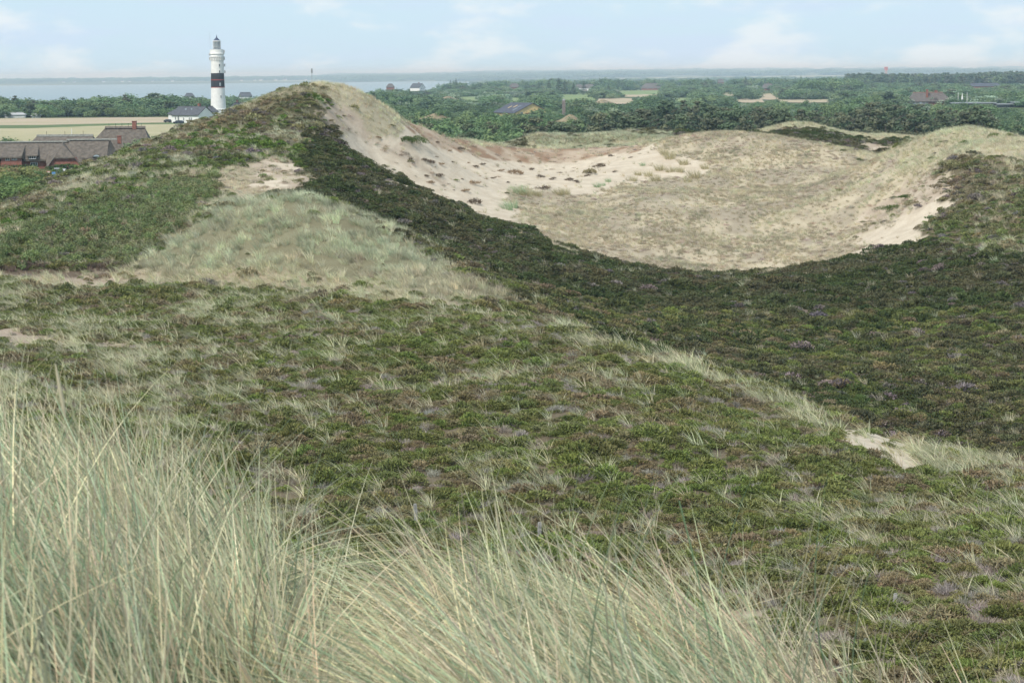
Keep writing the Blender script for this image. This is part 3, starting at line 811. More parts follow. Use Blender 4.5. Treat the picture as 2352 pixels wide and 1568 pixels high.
# ------------------------------------------------------------------ building helpers
class MB:
    def __init__(s): s.v, s.f, s.mi = [], [], []
    def add(s, vs, fs, m=0):
        o = len(s.v); s.v += [tuple(p) for p in vs]; s.f += [tuple(i + o for i in f) for f in fs]; s.mi += [m] * len(fs); return s
    def box(s, x0, x1, y0, y1, z0, z1, m=0):
        vs = [(x0, y0, z0), (x1, y0, z0), (x1, y1, z0), (x0, y1, z0), (x0, y0, z1), (x1, y0, z1), (x1, y1, z1), (x0, y1, z1)]
        return s.add(vs, [(3, 2, 1, 0), (4, 5, 6, 7), (0, 1, 5, 4), (1, 2, 6, 5), (2, 3, 7, 6), (3, 0, 4, 7)], m)
    def prism(s, poly, axis, a0, a1, m=0):
        """poly: points in the plane across the axis, extruded from a0 to a1"""
        n = len(poly)
        def P(p, a): return {'x': (a, p[0], p[1]), 'y': (p[0], a, p[1]), 'z': (p[0], p[1], a)}[axis]
        vs = [P(p, a0) for p in poly] + [P(p, a1) for p in poly]
        fs = [tuple(range(n))[::-1], tuple(range(n, 2 * n))] + [(i, (i + 1) % n, n + (i + 1) % n, n + i) for i in range(n)]
        return s.add(vs, fs, m)
    def lathe(s, prof, n=32, m=0, cx=0, cy=0):
        vs, fs = [], []
        for r, z in prof:
            for k in range(n):
                a = 2 * math.pi * k / n; vs.append((cx + r * math.cos(a), cy + r * math.sin(a), z))
        for j in range(len(prof) - 1):
            for k in range(n):
                q = (k + 1) % n; fs.append((j * n + k, j * n + q, (j + 1) * n + q, (j + 1) * n + k))
        fs.append(tuple(range(n))[::-1]); fs.append(tuple(range((len(prof) - 1) * n, len(prof) * n)))
        return s.add(vs, fs, m)
    def bar(s, a, b, r, n=6, m=0):
        a, b = Vector(a), Vector(b); d = (b - a).normalized(); u = d.orthogonal().normalized(); w = d.cross(u)
        vs = [p + (u * math.cos(2 * math.pi * k / n) + w * math.sin(2 * math.pi * k / n)) * r for p in (a, b) for k in range(n)]
        return s.add(vs, [(k, (k + 1) % n, n + (k + 1) % n, n + k) for k in range(n)] + [tuple(range(n))[::-1], tuple(range(n, 2 * n))], m)
    def hip(s, x0, x1, y0, y1, z0, zr, rx0, rx1, m=0, th=.25):
        """hipped roof with a slab's thickness; ridge along x from rx0 to rx1"""
        ym = (y0 + y1) / 2
        vs = [(x0, y0, z0), (x1, y0, z0), (x1, y1, z0), (x0, y1, z0), (rx0, ym, zr), (rx1, ym, zr)]
        vs += [(p[0], p[1], p[2] - th) for p in vs[:4]]
        return s.add(vs, [(0, 1, 5, 4), (1, 2, 5), (2, 3, 4, 5), (3, 0, 4), (6, 7, 1, 0), (7, 8, 2, 1), (8, 9, 3, 2), (9, 6, 0, 3), (9, 8, 7, 6)], m)
    def build(s, name, mat, parent=None, smooth_shade=False):
        me = new_mesh(name, s.v, s.f, mat, smooth_shade)
        if len(me.materials) > 1: me.polygons.foreach_set("material_index", s.mi)
        return link(name, me, parent)
def empty(name, loc, rz=0.0, **kw):
    o = bpy.data.objects.new(name, None); COL.objects.link(o); o.location = loc; o.rotation_euler = (0, 0, rz); o.empty_display_size = .5
    return tag(o, **kw)
def copy_tree(o, parent=None):
    c = o.copy(); COL.objects.link(c)
    if parent is not None: c.parent = parent; c.matrix_parent_inverse = o.matrix_parent_inverse
    for ch in o.children: copy_tree(ch, c)
    return c
def on_ground(px, py, d):
    """place a thing on the ground seen at px, at distance d (py only used when d is None)"""
    if d is None: h = hit(px, py, 500)[0]; return Vector((h[0], h[1], h[2] + EYE))
    p = at(px, 400, d); return Vector((p[0], p[1], float(ground_z(p[0], p[1])) + EYE))

M_WHITE = simple_mat("white painted wall", (.80, .80, .78), .7, .05, .6)
M_WHITE2 = simple_mat("white window frame", (.80, .80, .79), .5, .03)
M_BLACKP = simple_mat("black painted wall", (.035, .037, .042), .6, .12, .8)
M_RED = simple_mat("red painted line", (.45, .08, .06), .6, .1)
M_SLATE = simple_mat("slate grey roof", (.105, .11, .125), .7, .2, 1.2)
M_DARKROOF = simple_mat("blue grey fibre cement roof", (.085, .09, .115), .7, .15, 1.0)
M_COPPER = simple_mat("dark lantern roof metal", (.06, .075, .13), .45, .1, 1.0)
M_THATCH = simple_mat("weathered reed thatch", (.17, .145, .122), .95, .2, 1.4, .6)
M_THATCHR = simple_mat("pale ridge of sods", (.24, .24, .215), .95, .2, 2.0, .5)
M_BRICK = simple_mat("red brick wall", (.29, .125, .095), .85, .15, 2.5)
M_GLASS = simple_mat("dark window glass", (.07, .085, .10), .12, .1)
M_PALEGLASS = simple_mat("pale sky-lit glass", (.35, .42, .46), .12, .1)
M_YELLOW = simple_mat("ochre yellow boards", (.78, .58, .28), .8, .08, 1.0)
M_WOOD = simple_mat("grey weathered wood", (.47, .45, .42), .85, .2, 6.0, .4)
M_DARKWOOD = simple_mat("dark stained timber", (.055, .055, .06), .8, .2, 2.0)
M_METAL = simple_mat("grey galvanised metal", (.42, .43, .44), .45, .08)
M_CARD = simple_mat("dark blue car paint", (.03, .035, .05), .3, .05)
M_CARG = simple_mat("dark grey car paint", (.05, .05, .052), .3, .05)
M_TYRE = simple_mat("black rubber", (.02, .02, .02), .9, .05)
M_BARK = simple_mat("grey brown bark", (.15, .12, .095), .9, .25, 2.0)
M_TAN = simple_mat("dry hay field", (.40, .35, .22), .95, .10, .03, col2=(.33, .305, .175))
M_STUB = simple_mat("pinkish mown meadow", (.43, .34, .25), .95, .10, .03, col2=(.36, .31, .20))
M_FAIR = simple_mat("mown fairway grass", (.16, .23, .085), .95, .10, .02, col2=(.20, .24, .10))
M_ROUGH = simple_mat("tall dry rough grass", (.42, .33, .24), .95, .1, .02, col2=(.33, .29, .17))
M_KNOLL = simple_mat("dry brown dune grass", (.28, .23, .145), .95, .2, .4, .6)
M_STRIP = simple_mat("green field margin", (.13, .18, .07), .95, .2, .1)

# ------------------------------------------------------------------ fields and clearings on the plain
def sheet(name, poly, mat, label, dmin=500, lift=.12, cat="field"):
    poly = np.array(poly, float); e = []
    for i in range(len(poly)):
        a, b_ = poly[i], poly[(i + 1) % len(poly)]
        for k in range(6): e.append(a + (b_ - a) * k / 6)
    e = np.array(e); h = hit(e[:, 0], e[:, 1], dmin)
    bm = bmesh.new()
    vs = [bm.verts.new((p[0], p[1], 0)) for p in h]
    bm.faces.new(vs)
    bmesh.ops.triangulate(bm, faces=bm.faces[:])
    for _ in range(4):
        long_ = [q for q in bm.edges if q.calc_length() > 25]
        if not long_: break
        bmesh.ops.subdivide_edges(bm, edges=long_, cuts=1)
        bmesh.ops.triangulate(bm, faces=bm.faces[:])
    xy = np.array([(v.co.x, v.co.y) for v in bm.verts]); z = ground_z(xy[:, 0], xy[:, 1])
    for v, q in zip(bm.verts, z): v.co.z = q + EYE + lift
    bmesh.ops.recalc_face_normals(bm, faces=bm.faces[:])
    me = bpy.data.meshes.new(name); bm.to_mesh(me); bm.free(); me.materials.append(mat)
    return tag(link(name, me), label, cat, kind="structure")
sheet("hay_field", [(-300, 296), (60, 296), (200, 291), (330, 287), (420, 286), (520, 284), (520, 330), (330, 330), (120, 330), (-300, 334)], M_TAN, "wide pale hay field behind the thatched roofs")
sheet("field_margin", [(-300, 290.5), (100, 288), (330, 283), (420, 282), (520, 281), (520, 284), (420, 286), (330, 287), (200, 291), (60, 296), (-300, 296)], M_STRIP, "narrow green weedy margin between the two hay fields")
sheet("mown_meadow", [(-300, 274), (0, 273), (200, 271.5), (420, 269.5), (520, 269), (520, 281), (420, 282), (330, 283), (100, 288), (-300, 290.5)], M_STUB, "pinkish mown meadow in front of the tree belt")
sheet("meadow_strip", [(520, 247), (640, 242), (700, 240), (700, 246), (640, 249), (520, 253)], M_STUB, "tan meadow strip behind the lighthouse", 900)
CLEAR = []       # frame box and distance of what trees must leave in sight
def clearing(name, x0, x1, y0, y1, mat, label, slant=0.0, cat="fairway"):
    sheet(name, [(x0, y0), ((x0 + x1) / 2, y0 - 1.5 + slant / 2), (x1, y0 + slant), (x1 + 6, y1 + slant), ((x0 + x1) / 2, y1 + 1), (x0 - 8, y1)], mat, label, 900, .25, cat)
    d = hit([(x0 + x1) / 2], [y0 + 1], 900)[0, 3]
    CLEAR.append((x0 - 4, x1 + 4, y0 + 1, y1 - 2, d))
clearing("fairway", 1285, 1362, 216, 231, M_FAIR, "bright green fairway before the white twin-roofed houses")
clearing("fairway", 1425, 1512, 208, 218, M_FAIR, "light green fairway between dark thickets and the thatched farmhouse")
clearing("rough_grass", 1428, 1518, 218.5, 223, M_ROUGH, "narrow tan strip of rough grass below the light green fairway", cat="rough grass")
clearing("rough_grass", 1376, 1452, 227, 239, M_ROUGH, "tan dry rough grass before the rounded thicket", 0, "rough grass")
clearing("fairway", 1549, 1588, 226, 236, M_FAIR, "small green fairway left of the silver willow thicket")
clearing("rough_grass", 1655, 1690, 214, 222, M_ROUGH, "small tan clearing behind the silver willows", 0, "rough grass")
clearing("rough_grass", 1690, 1750, 229, 236, M_ROUGH, "tan clearing beside the sandy golf bunker", 0, "rough grass")
clearing("rough_grass", 1748, 1785, 217, 229, M_ROUGH, "pinkish dry clearing left of the dark rounded wood", 0, "rough grass")
clearing("rough_grass", 1790, 1902, 229, 236, M_ROUGH, "long tan strip of dry grass below the dark rounded wood", 0, "rough grass")
clearing("fairway", 1060, 1103, 222, 233, M_FAIR, "green fairway beside the tan knoll left of the yellow barn")
clearing("fairway", 1165, 1205, 224, 234, M_FAIR, "green fairway just behind the yellow barn's roof")
sheet("rough_grass", [(2290, 279), (2420, 279), (2420, 285), (2290, 285)], M_ROUGH, "pale dry grass patch below the flat-roofed building", 500, .25, "rough grass")
CLEAR.append((2310, 2400, 280, 284, 800))

# ------------------------------------------------------------------ lighthouse
base = on_ground(505.5, 0, 1105); base.z = at(505.5, 264.2, 1105)[2] + EYE
lh = empty("lighthouse", base, 0, label="tall white lighthouse with one wide black band and a dark lantern roof", category="lighthouse")
lh.scale = (.945,) * 3
MB().lathe([(4.2, -1), (4.2, 2.6)], 40).build("plinth", M_WHITE, lh)
MB().lathe([(4.25, 2.6), (4.45, 2.75), (4.45, 3.0), (4.1, 3.15)], 40).build("base_ring", M_WHITE, lh)
sh = MB().lathe([(4.05, 3.1), (3.78, 8), (3.58, 14.5)], 40).build("lower_shaft", M_WHITE, lh)
MB().lathe([(3.66, 14.25), (3.66, 14.55)], 40).build("red_line", M_RED, lh)
MB().lathe([(3.60, 14.55), (3.50, 18.1)], 40).build("black_band", M_BLACKP, lh)
MB().lathe([(3.56, 18.1), (3.56, 18.45)], 40).build("red_line", M_RED, lh)
MB().lathe([(3.50, 18.45), (3.42, 21.8)], 40).build("black_band", M_BLACKP, lh)
MB().lathe([(3.40, 21.8), (3.36, 28.6)], 40).build("upper_shaft", M_WHITE, lh)
MB().lathe([(3.4, 28.6), (3.42, 30.3), (3.45, 31.6)], 40).build("neck", M_WHITE, lh)
for k in range(22):
    a = 2 * math.pi * k / 22
    q = MB().box(-.16, .16, 3.35, 3.95, 28.5, 30.2)
    o = q.build("bracket", M_WHITE, lh); o.rotation_euler = (0, 0, a)
    if k == 0: bm0 = o.data
    else:
        old = o.data; o.data = bm0; bpy.data.meshes.remove(old)
MB().lathe([(3.45, 30.2), (3.95, 30.25), (3.95, 30.5), (3.45, 30.55)], 40).build("bracket_ring", M_WHITE, lh)
MB().lathe([(3.5, 31.5), (3.95, 31.7), (3.95, 32.1), (3.7, 32.2)], 40).build("gallery_ledge", M_WHITE, lh)
MB().lathe([(3.65, 32.2), (3.62, 34.0)], 40).build("gallery_wall", M_WHITE, lh)
MB().lathe([(2.95, 34.0), (2.95, 34.25)], 40).build("lantern_floor", M_METAL, lh)
MB().lathe([(1.65, 34.2), (1.65, 38.2)], 20).build("lantern_glass", M_PALEGLASS, lh)
MB().lathe([(.85, 34.3), (.95, 36.3), (.75, 38.1)], 16).build("lens", M_GLASS, lh)
q = MB()
for k in range(12):
    for s in (-1, 1):
        a0, a1 = 2 * math.pi * k / 12, 2 * math.pi * (k + s) / 12
        for z0, z1 in ((34.3, 36.25), (36.25, 38.2)):
            q.bar((1.74 * math.cos(a0), 1.74 * math.sin(a0), z0), (1.74 * math.cos(a1), 1.74 * math.sin(a1), z1), .05)
q.build("lattice_glazing", M_BLACKP, lh)
q = MB()
for k in range(16):
    a = 2 * math.pi * k / 16; q.bar((2.1 * math.cos(a), 2.1 * math.sin(a), 34.2), (2.1 * math.cos(a), 2.1 * math.sin(a), 38.4), .06)
for z in (35.3, 38.3): q.lathe([(2.08, z), (2.14, z + .06), (2.08, z + .12)], 32)
q.build("lantern_railing", M_WHITE2, lh)
MB().lathe([(2.05, 38.2), (2.15, 38.35), (2.1, 38.6), (1.85, 38.7)], 32).build("lantern_cornice", M_WHITE2, lh)
rf = MB().lathe([(1.95, 38.65), (1.3, 39.3), (.35, 40.3), (.12, 40.6)], 32).build("lantern_roof", M_COPPER, lh)
MB().lathe([(.1, 40.5), (.32, 40.8), (.32, 41.0), (.08, 41.2), (.05, 41.9)], 12).build("finial", M_COPPER, rf)
MB().bar((-3.3, -1.0, 33.9), (-3.45, -1.0, 43.5), .05).build("antenna", M_METAL, lh)
for z, ang, w in ((25.9, -65, .35), (22.6, -65, .35), (16.0, -62, .38), (9.6, -60, .3)):
    a = math.radians(ang); rr = 3.5 if z > 12 else 3.72
    o = MB().box(-w, w, -.12, .06, -.75, .75).build("window_frame", M_WHITE2, lh); o.location = (rr * math.cos(a), rr * math.sin(a), z); o.rotation_euler = (0, 0, a + math.pi / 2)
    MB().box(-w + .1, w - .1, -.16, -.11, -.62, .62).build("pane", M_GLASS if z > 20 or z < 12 else M_PALEGLASS, o)
for ang, z in ((-8, 25.9), (-3, 22.5), (-15, 29.3), (200, 29.3), (-12, 33.0), (188, 31.6)):
    a = math.radians(ang); o = MB().box(-.25, .25, -.5, .1, -.7, .7).build("aerial_panel", M_METAL, lh); o.location = (3.75 * math.cos(a), 3.75 * math.sin(a), z); o.rotation_euler = (0, 0, a + math.pi / 2)
CLEAR.append((470, 530, 85, 262, 1105))

# ------------------------------------------------------------------ windows and simple houses
def window(parent, x, y, z, w, h, rz=0.0, nx=2, ny=1, frame=M_WHITE2, glass=M_GLASS, name="window"):
    """a framed window facing -y in the house's own axes; panes are sub-parts"""
    q = MB(); f = .09
    q.box(-w / 2, w / 2, -.1, .04, -h / 2, -h / 2 + f).box(-w / 2, w / 2, -.1, .04, h / 2 - f, h / 2)
    for k in range(nx + 1):
        xx = -w / 2 + f / 2 + (w - f) * k / nx; q.box(xx - f / 2, xx + f / 2, -.1, .04, -h / 2 + f, h / 2 - f)
    o = q.build(name, frame, parent); o.location = (x, y, z); o.rotation_euler = (0, 0, rz)
    for k in range(nx):
        xa = -w / 2 + f / 2 + (w - f) * k / nx + f / 2; xb = xa + (w - f) / nx - f
        MB().box(xa, xb, -.05, .02, -h / 2 + f, h / 2 - f).build("pane", glass, o)
    return o
def chimney(parent, x, y, z0, z1, s=.5, mat=M_BRICK):
    MB().box(x - s, x + s, y - s, y + s, z0, z1).box(x - s - .1, x + s + .1, y - s - .1, y + s + .1, z1, z1 + .18).build("chimney", mat, parent)
def gable_house(name, loc, rz, L, W, wall, ridge, wm, rm, label, category="house", group=None, hip=0.0, over=.5, chim=(), wins=(), gwins=(), rmat2=None):
    h = empty(name, loc, rz, label=label, category=category, group=group)
    q = MB()
    if hip > 0: q.box(-L / 2, L / 2, -W / 2, W / 2, -1.0, wall)
    else: q.prism([(-W / 2, -1.0), (W / 2, -1.0), (W / 2, wall), (0, ridge - .12), (-W / 2, wall)], 'x', -L / 2, L / 2)
    q.build("wall", wm, h)
    r = MB(); sl = (ridge - wall) / (W / 2); ez = wall - over * sl
    if hip > 0: r.hip(-L / 2 - over, L / 2 + over, -W / 2 - over, W / 2 + over, ez + .15, ridge + .1, -L / 2 + hip, L / 2 - hip)
    else:
        for s in (-1, 1):
            r.prism([(s * (W / 2 + over), ez), (0, ridge), (0, ridge + .28), (s * (W / 2 + over), ez + .25)], 'x', -L / 2 - .3, L / 2 + .3)
    ro = r.build("roof", rm, h)
    MB().box(-L / 2 + hip, L / 2 - hip, -.22, .22, ridge + .05, ridge + .35).build("ridge", rmat2 or rm, ro)
    for c in chim: chimney(h, c, .6, ridge - 1.2, ridge + 1.3)
    for x, z, w, hh in wins: window(h, x, -W / 2 - .02, z, w, hh)
    for y, z, w, hh in gwins: window(h, L / 2 + .02, y, z, w, hh, math.pi / 2)
    return h

# white keeper's house by the lighthouse
loc = on_ground(446, 0, 935)
kh = gable_house("white_house", loc, math.radians(-36), 15.5, 9, 3.4, 6.6, M_WHITE, M_SLATE, "white keeper's house with a grey roof at the lighthouse foot", hip=0,
                 chim=(3.5,), wins=((-5.5, 2.0, .8, 1.5), (-3.8, 1.9, 1.0, 2.1), (-.8, 1.7, .8, 1.4), (2.6, 1.7, .8, 1.4), (3.7, 1.7, .8, 1.4)))
MB().box(-1.2, -.5, -.05, .05, 0, .9).build("skylight", M_PALEGLASS, kh).location = (-1.0, -2.0, 5.2)
MB().box(1.0, 1.6, -.05, .05, 0, .9).build("skylight", M_PALEGLASS, kh).location = (.2, -2.0, 5.2)
wing = MB().box(-11, -7.7, -3.2, 4.0, -1, 3.9).build("side_wing", M_WHITE, kh)
MB().hip(-11.5, -7.0, -3.7, 4.5, 3.9, 6.3, -8.6, -7.3).build("side_roof", M_SLATE, kh)
CLEAR.append((395, 495, 248, 286, 935))
gable_house("low_grey_house", on_ground(565, 0, 1120), math.radians(8), 16, 8, 2.6, 6.0, M_WHITE, M_SLATE, "low grey-roofed house half hidden behind the dune right of the lighthouse", hip=3.0, chim=(-3.5, 4.5))
CLEAR.append((530, 600, 240, 262, 1120))
gable_house("annex", on_ground(488, 0, 1085), math.radians(20), 6, 5, 2.4, 4.6, M_WHITE, M_SLATE, "small grey-roofed annex tucked between keeper's house and lighthouse", "annex", hip=2)

# parked cars
def car(loc, rz, paint, label):
    c = empty("parked_car", loc, rz, label=label, category="car")
    MB().prism([(-2.15, .35), (2.15, .35), (2.2, .8), (1.25, .95), (.75, 1.42), (-1.2, 1.46), (-2.1, 1.0), (-2.2, .7)], 'y', -.85, .85).build("body", paint, c)
    MB().prism([(1.12, .96), (.70, 1.36), (-1.1, 1.40), (-1.7, 1.02)], 'y', -.87, .87).build("side_windows", M_GLASS, c)
    for x in (-1.35, 1.35):
        for y in (-.8, .8):
            w = MB().lathe([(.33, -.1), (.33, .1)], 14).build("wheel", M_TYRE, c); w.location = (x, y, .33); w.rotation_euler = (math.pi / 2, 0, 0)
    for y in (-.6, .6): MB().box(2.15, 2.22, y - .18, y + .18, .62, .76).build("headlight", M_WHITE2, c)
    return c
car(on_ground(413.5, 0, 922), math.radians(160), M_CARD, "dark blue car parked against the white house's front wall")
car(on_ground(391, 0, 940), math.radians(10), M_CARG, "dark grey car parked at the left corner of the white house")

# ------------------------------------------------------------------ thatched farm on the left
D_F = 540.0
loc = on_ground(130, 0, D_F); loc.z = at(130, 379, D_F)[2] + EYE - .6
U = 5033.0 / D_F                                       # frame units per metre there
fx = lambda px: (px - 130) / U
fz = lambda py: (379 - py) / U + .6
th = empty("thatched_longhouse", loc, math.radians(1.5), label="long red-brick farmhouse under a low grey thatched roof with pale ridge", category="farmhouse")
MB().box(fx(-60), fx(252), 0.4, 7.6, -2, fz(362)).build("wall", M_BRICK, th)
q = MB()
def roofpts(x0, x1, y_e0, z_e, y_r, z_r, y_e1):       # a thick thatch slab along x
    return [(y_e0, z_e), (y_r, z_r), (y_e1, z_e), (y_e1, z_e - .45), (y_r, z_r - .9), (y_e0, z_e - .45)]
rf = MB().prism(roofpts(0, 0, -.5, fz(366), 4.0, fz(328), 8.5), 'x', fx(-60), fx(155)).build("thatch", M_THATCH, th)
MB().prism(roofpts(0, 0, -.5, fz(364), 4.0, fz(324.5), 8.5), 'x', fx(155.3), fx(244)).build("thatch", M_THATCH, th)
MB().add([(fx(244), -.5, fz(364)), (fx(244), 8.5, fz(364)), (fx(264), 4.0, fz(360)), (fx(246), 4, fz(324.5))], [(0, 2, 3), (2, 1, 3), (0, 1, 2), (0, 3, 1)]).build("thatch_hip", M_THATCH, th)
MB().prism([(3.5, fz(329)), (4.0, fz(326)), (4.5, fz(329))], 'x', fx(-60), fx(152)).build("sod_ridge", M_THATCHR, rf)
MB().prism([(3.5, fz(325)), (4.0, fz(322)), (4.5, fz(325))], 'x', fx(148), fx(262)).build("sod_ridge", M_THATCHR, rf)
# left gable bay with two windows
MB().prism([(fx(3), -2), (fx(57), -2), (fx(55), fz(359)), (fx(12), fz(359))], 'y', -1.6, .4).build("bay_wall", M_BRICK, th)
MB().add([(fx(8), -2.1, fz(359)), (fx(57), -2.1, fz(359)), (fx(57), 4, fz(331)), (fx(18), 4, fz(331)), (fx(-8), -.4, fz(378)), (fx(-4), 2, fz(345)), (fx(61), -.6, fz(366)),
          (fx(8), -2.1, fz(362.5)), (fx(57), -2.1, fz(362.5)), (fx(8), 0, fz(362.5)), (fx(57), 0, fz(362.5))],
         [(0, 1, 2, 3), (4, 0, 3, 5), (1, 6, 2), (7, 8, 1, 0), (9, 10, 8, 7), (4, 7, 0), (8, 6, 1)]).build("bay_thatch", M_THATCH, th)
window(th, fx(25), -1.62, fz(363), 10 / U, 9 / U, nx=2); window(th, fx(40), -1.62, fz(362.5), 11.5 / U, 9 / U, nx=3)
# dormer
MB().box(fx(70), fx(87), -.7, 2.5, fz(365), fz(357)).build("dormer_wall", M_DARKWOOD, th)
MB().add([(fx(66), -1.2, fz(357.2)), (fx(91), -1.2, fz(357.2)), (fx(87), 3.6, fz(333)), (fx(68), 3.6, fz(333)), (fx(64), .8, fz(358)), (fx(93), .8, fz(358)), (fx(66), -1.2, fz(359)), (fx(91), -1.2, fz(359))],
         [(0, 1, 2, 3), (4, 0, 3), (1, 5, 2), (6, 7, 1, 0), (4, 6, 0), (7, 5, 1)]).build("dormer_thatch", M_THATCH, th)
window(th, fx(79), -.75, fz(361), 16 / U, 8 / U, nx=3)
window(th, fx(80), .35, fz(377), 16 / U, 9 / U, nx=3)
# cross wing with half-hipped end
MB().prism([(fx(120), -2), (fx(191), -2), (fx(189), fz(379)), (fx(176.5), fz(361.5)), (fx(131), fz(361.5)), (fx(122), fz(379))], 'y', -3.0, .4).build("cross_wing_wall", M_BRICK, th)
a = [(fx(130), -3.5, fz(361.5)), (fx(177.5), -3.5, fz(361.5)), (fx(147), -.6, fz(333)), (fx(113), -2.6, fz(381)), (fx(193), -3.5, fz(381)), (fx(140), 4, fz(328)), (fx(100), 2.5, fz(352)), (fx(186), 2.5, fz(352)),
     (fx(130), -3.5, fz(364)), (fx(177.5), -3.5, fz(364)), (fx(116), -3.5, fz(383)), (fx(191), -3.5, fz(383))]
MB().add(a, [(0, 1, 2), (3, 0, 2, 5, 6), (1, 4, 7, 5, 2), (8, 9, 1, 0), (10, 8, 0, 3), (9, 11, 4, 1)]).build("cross_wing_thatch", M_THATCH, th)
# eyebrow dormer and low window at the right end
MB().prism([(fx(211), fz(361.5)), (fx(216), fz(357)), (fx(221.5), fz(355)), (fx(227), fz(357)), (fx(233), fz(361.5))], 'y', -.75, 3.0).build("eyebrow_thatch", M_THATCH, th)
MB().prism([(fx(214), fz(361)), (fx(217.5), fz(358)), (fx(221.5), fz(357)), (fx(225.5), fz(358)), (fx(229), fz(361))], 'y', -.85, -.7).build("eyebrow_window", M_PALEGLASS, th)
window(th, fx(208), .3, fz(380), 9 / U, 10 / U, nx=2)
chimney(th, fx(265), 5.5, fz(335), fz(318), .45)
CLEAR.append((-60, 262, 320, 372, D_F)); CLEAR.append((122, 192, 358, 384, D_F))

def thatch_block(px0, px1, py_e, py_r, rx0, rx1, d, label, posts, chim=None, wall=2.2):
    c = (px0 + px1) / 2; s = 5033.0 / d
    l = on_ground(c, 0, d); g = lambda p: (p - c) / s
    z = lambda py: at(c, py, d)[2] + EYE - l.z
    h = empty("thatched_house", l, 0, label=label, category="house")
    L0, L1 = g(px0), g(px1)
    MB().box(L0 + .8, L1 - .8, .6, 8.4, -1.5, max(wall, z(py_e))).build("wall", M_BRICK, h)
    r = MB().hip(L0, L1, 0, 9, z(py_e), z(py_r), g(rx0), g(rx1), 0, .5).build("thatch", M_THATCH, h)
    MB().prism([(3.9, z(py_r) - .25), (4.5, z(py_r) + .3), (5.1, z(py_r) - .25)], 'x', g(rx0) - .2, g(rx1) + .2).build("sod_ridge", M_THATCHR if posts < 5 else M_THATCH, r)
    for k in range(posts):
        x = g(rx0) + (g(rx1) - g(rx0)) * (k + .5) / posts
        MB().bar((x, 4.5, z(py_r) + .1), (x, 4.5, z(py_r) + 1.1), .05).build("lightning_rod", M_DARKWOOD, r)
    if chim: chimney(h, g(chim), 4.5, z(py_r) - .6, z(py_r) + 1.5, .55)
    return h
thatch_block(64, 218, 336, 312.5, 82, 206, 575, "low thatched roof with a pale sod ridge just behind the long brick farmhouse", 3)
thatch_block(196, 348, 345, 293.5, 240, 328, 600, "steep thatched house with rods along its ridge and a brick chimney", 6, chim=305)
CLEAR.append((85, 205, 308, 322, 575)); CLEAR.append((222, 318, 288, 320, 600))
fl = empty("flagpole", on_ground(168, 0, 585), 0, label="thin white flagpole rising behind the low thatched roof", category="flagpole")
MB().bar((0, 0, -1), (0, 0, 7.8), .07, 8).build("pole", M_WHITE2, fl); MB().lathe([(.02, 7.8), (.12, 7.9), (.02, 8.05)], 10).build("ball_top", M_WHITE2, fl)
CLEAR.append((166, 170, 296, 312, 585))
# hedge trimmed in front of the long house
hp = on_ground(38, 0, 531); hp.z = at(38, 391, 531)[2] + EYE
V, fv = leafballs(R, 2200, 1, 1, .18, 10)
V2 = V.reshape(-1, 3); V2 = np.stack([rng.uniform(-5, 5, len(V)).repeat(4), rng.uniform(-.6, .6, len(V)).repeat(4), rng.uniform(-1.5, 1.25, len(V)).repeat(4)], 1) + (V2 - V2.reshape(-1, 4, 3).mean(1).repeat(4, 0))
hd = link("hedge", quads_mesh("hedge", V2.reshape(-1, 4, 3), M_LEAF_O, fv), None, hp); hd.color = (.05, .095, .03, 1)
tag(hd, "clipped dark green hedge below the farmhouse's left windows", "hedge")
# road signs before the farm
def road_sign(px, py, d, shape, mat, label):
    l = on_ground(px, 0, d); s = empty("road_sign", l, 0, label=label, category="road sign")
    zz = at(px, py, d)[2] + EYE - l.z
    MB().bar((0, 0, -.3), (0, 0, zz + .3), .04).build("post", M_METAL, s)
    p = {'tri': [(-.45, .35), (.45, .35), (0, -.42)], 'rect': [(-.38, -.38), (.38, -.38), (.38, .38), (-.38, .38)], 'wide': [(-.6, -.14), (.6, -.14), (.6, .14), (-.6, .14)]}[shape]
    o = MB().prism(p, 'y', -.08, -.04).build("face", mat, s); o.location = (0, 0, zz)
    if shape == 'tri':
        o2 = MB().prism([(q[0] * .6, q[1] * .6 + .02) for q in p], 'y', -.10, -.085).build("face_centre", M_WHITE2, s); o2.location = (0, 0, zz)
    CLEAR.append((px - 4, px + 4, py - 6, py + 6, d))
M_BLUE = simple_mat("blue sign face", (.12, .28, .55), .5, .05)
road_sign(112, 397, 480, 'tri', M_RED, "red and white give-way sign lowest among the shrubs")
road_sign(123.5, 399, 480, 'rect', M_BLUE, "square blue and white sign among the shrubs")
road_sign(131, 387, 500, 'wide', M_METAL, "narrow grey street name sign on a post before the brick wing")
road_sign(148, 391, 500, 'tri', M_METAL, "grey back of a triangular sign before the brick wing")

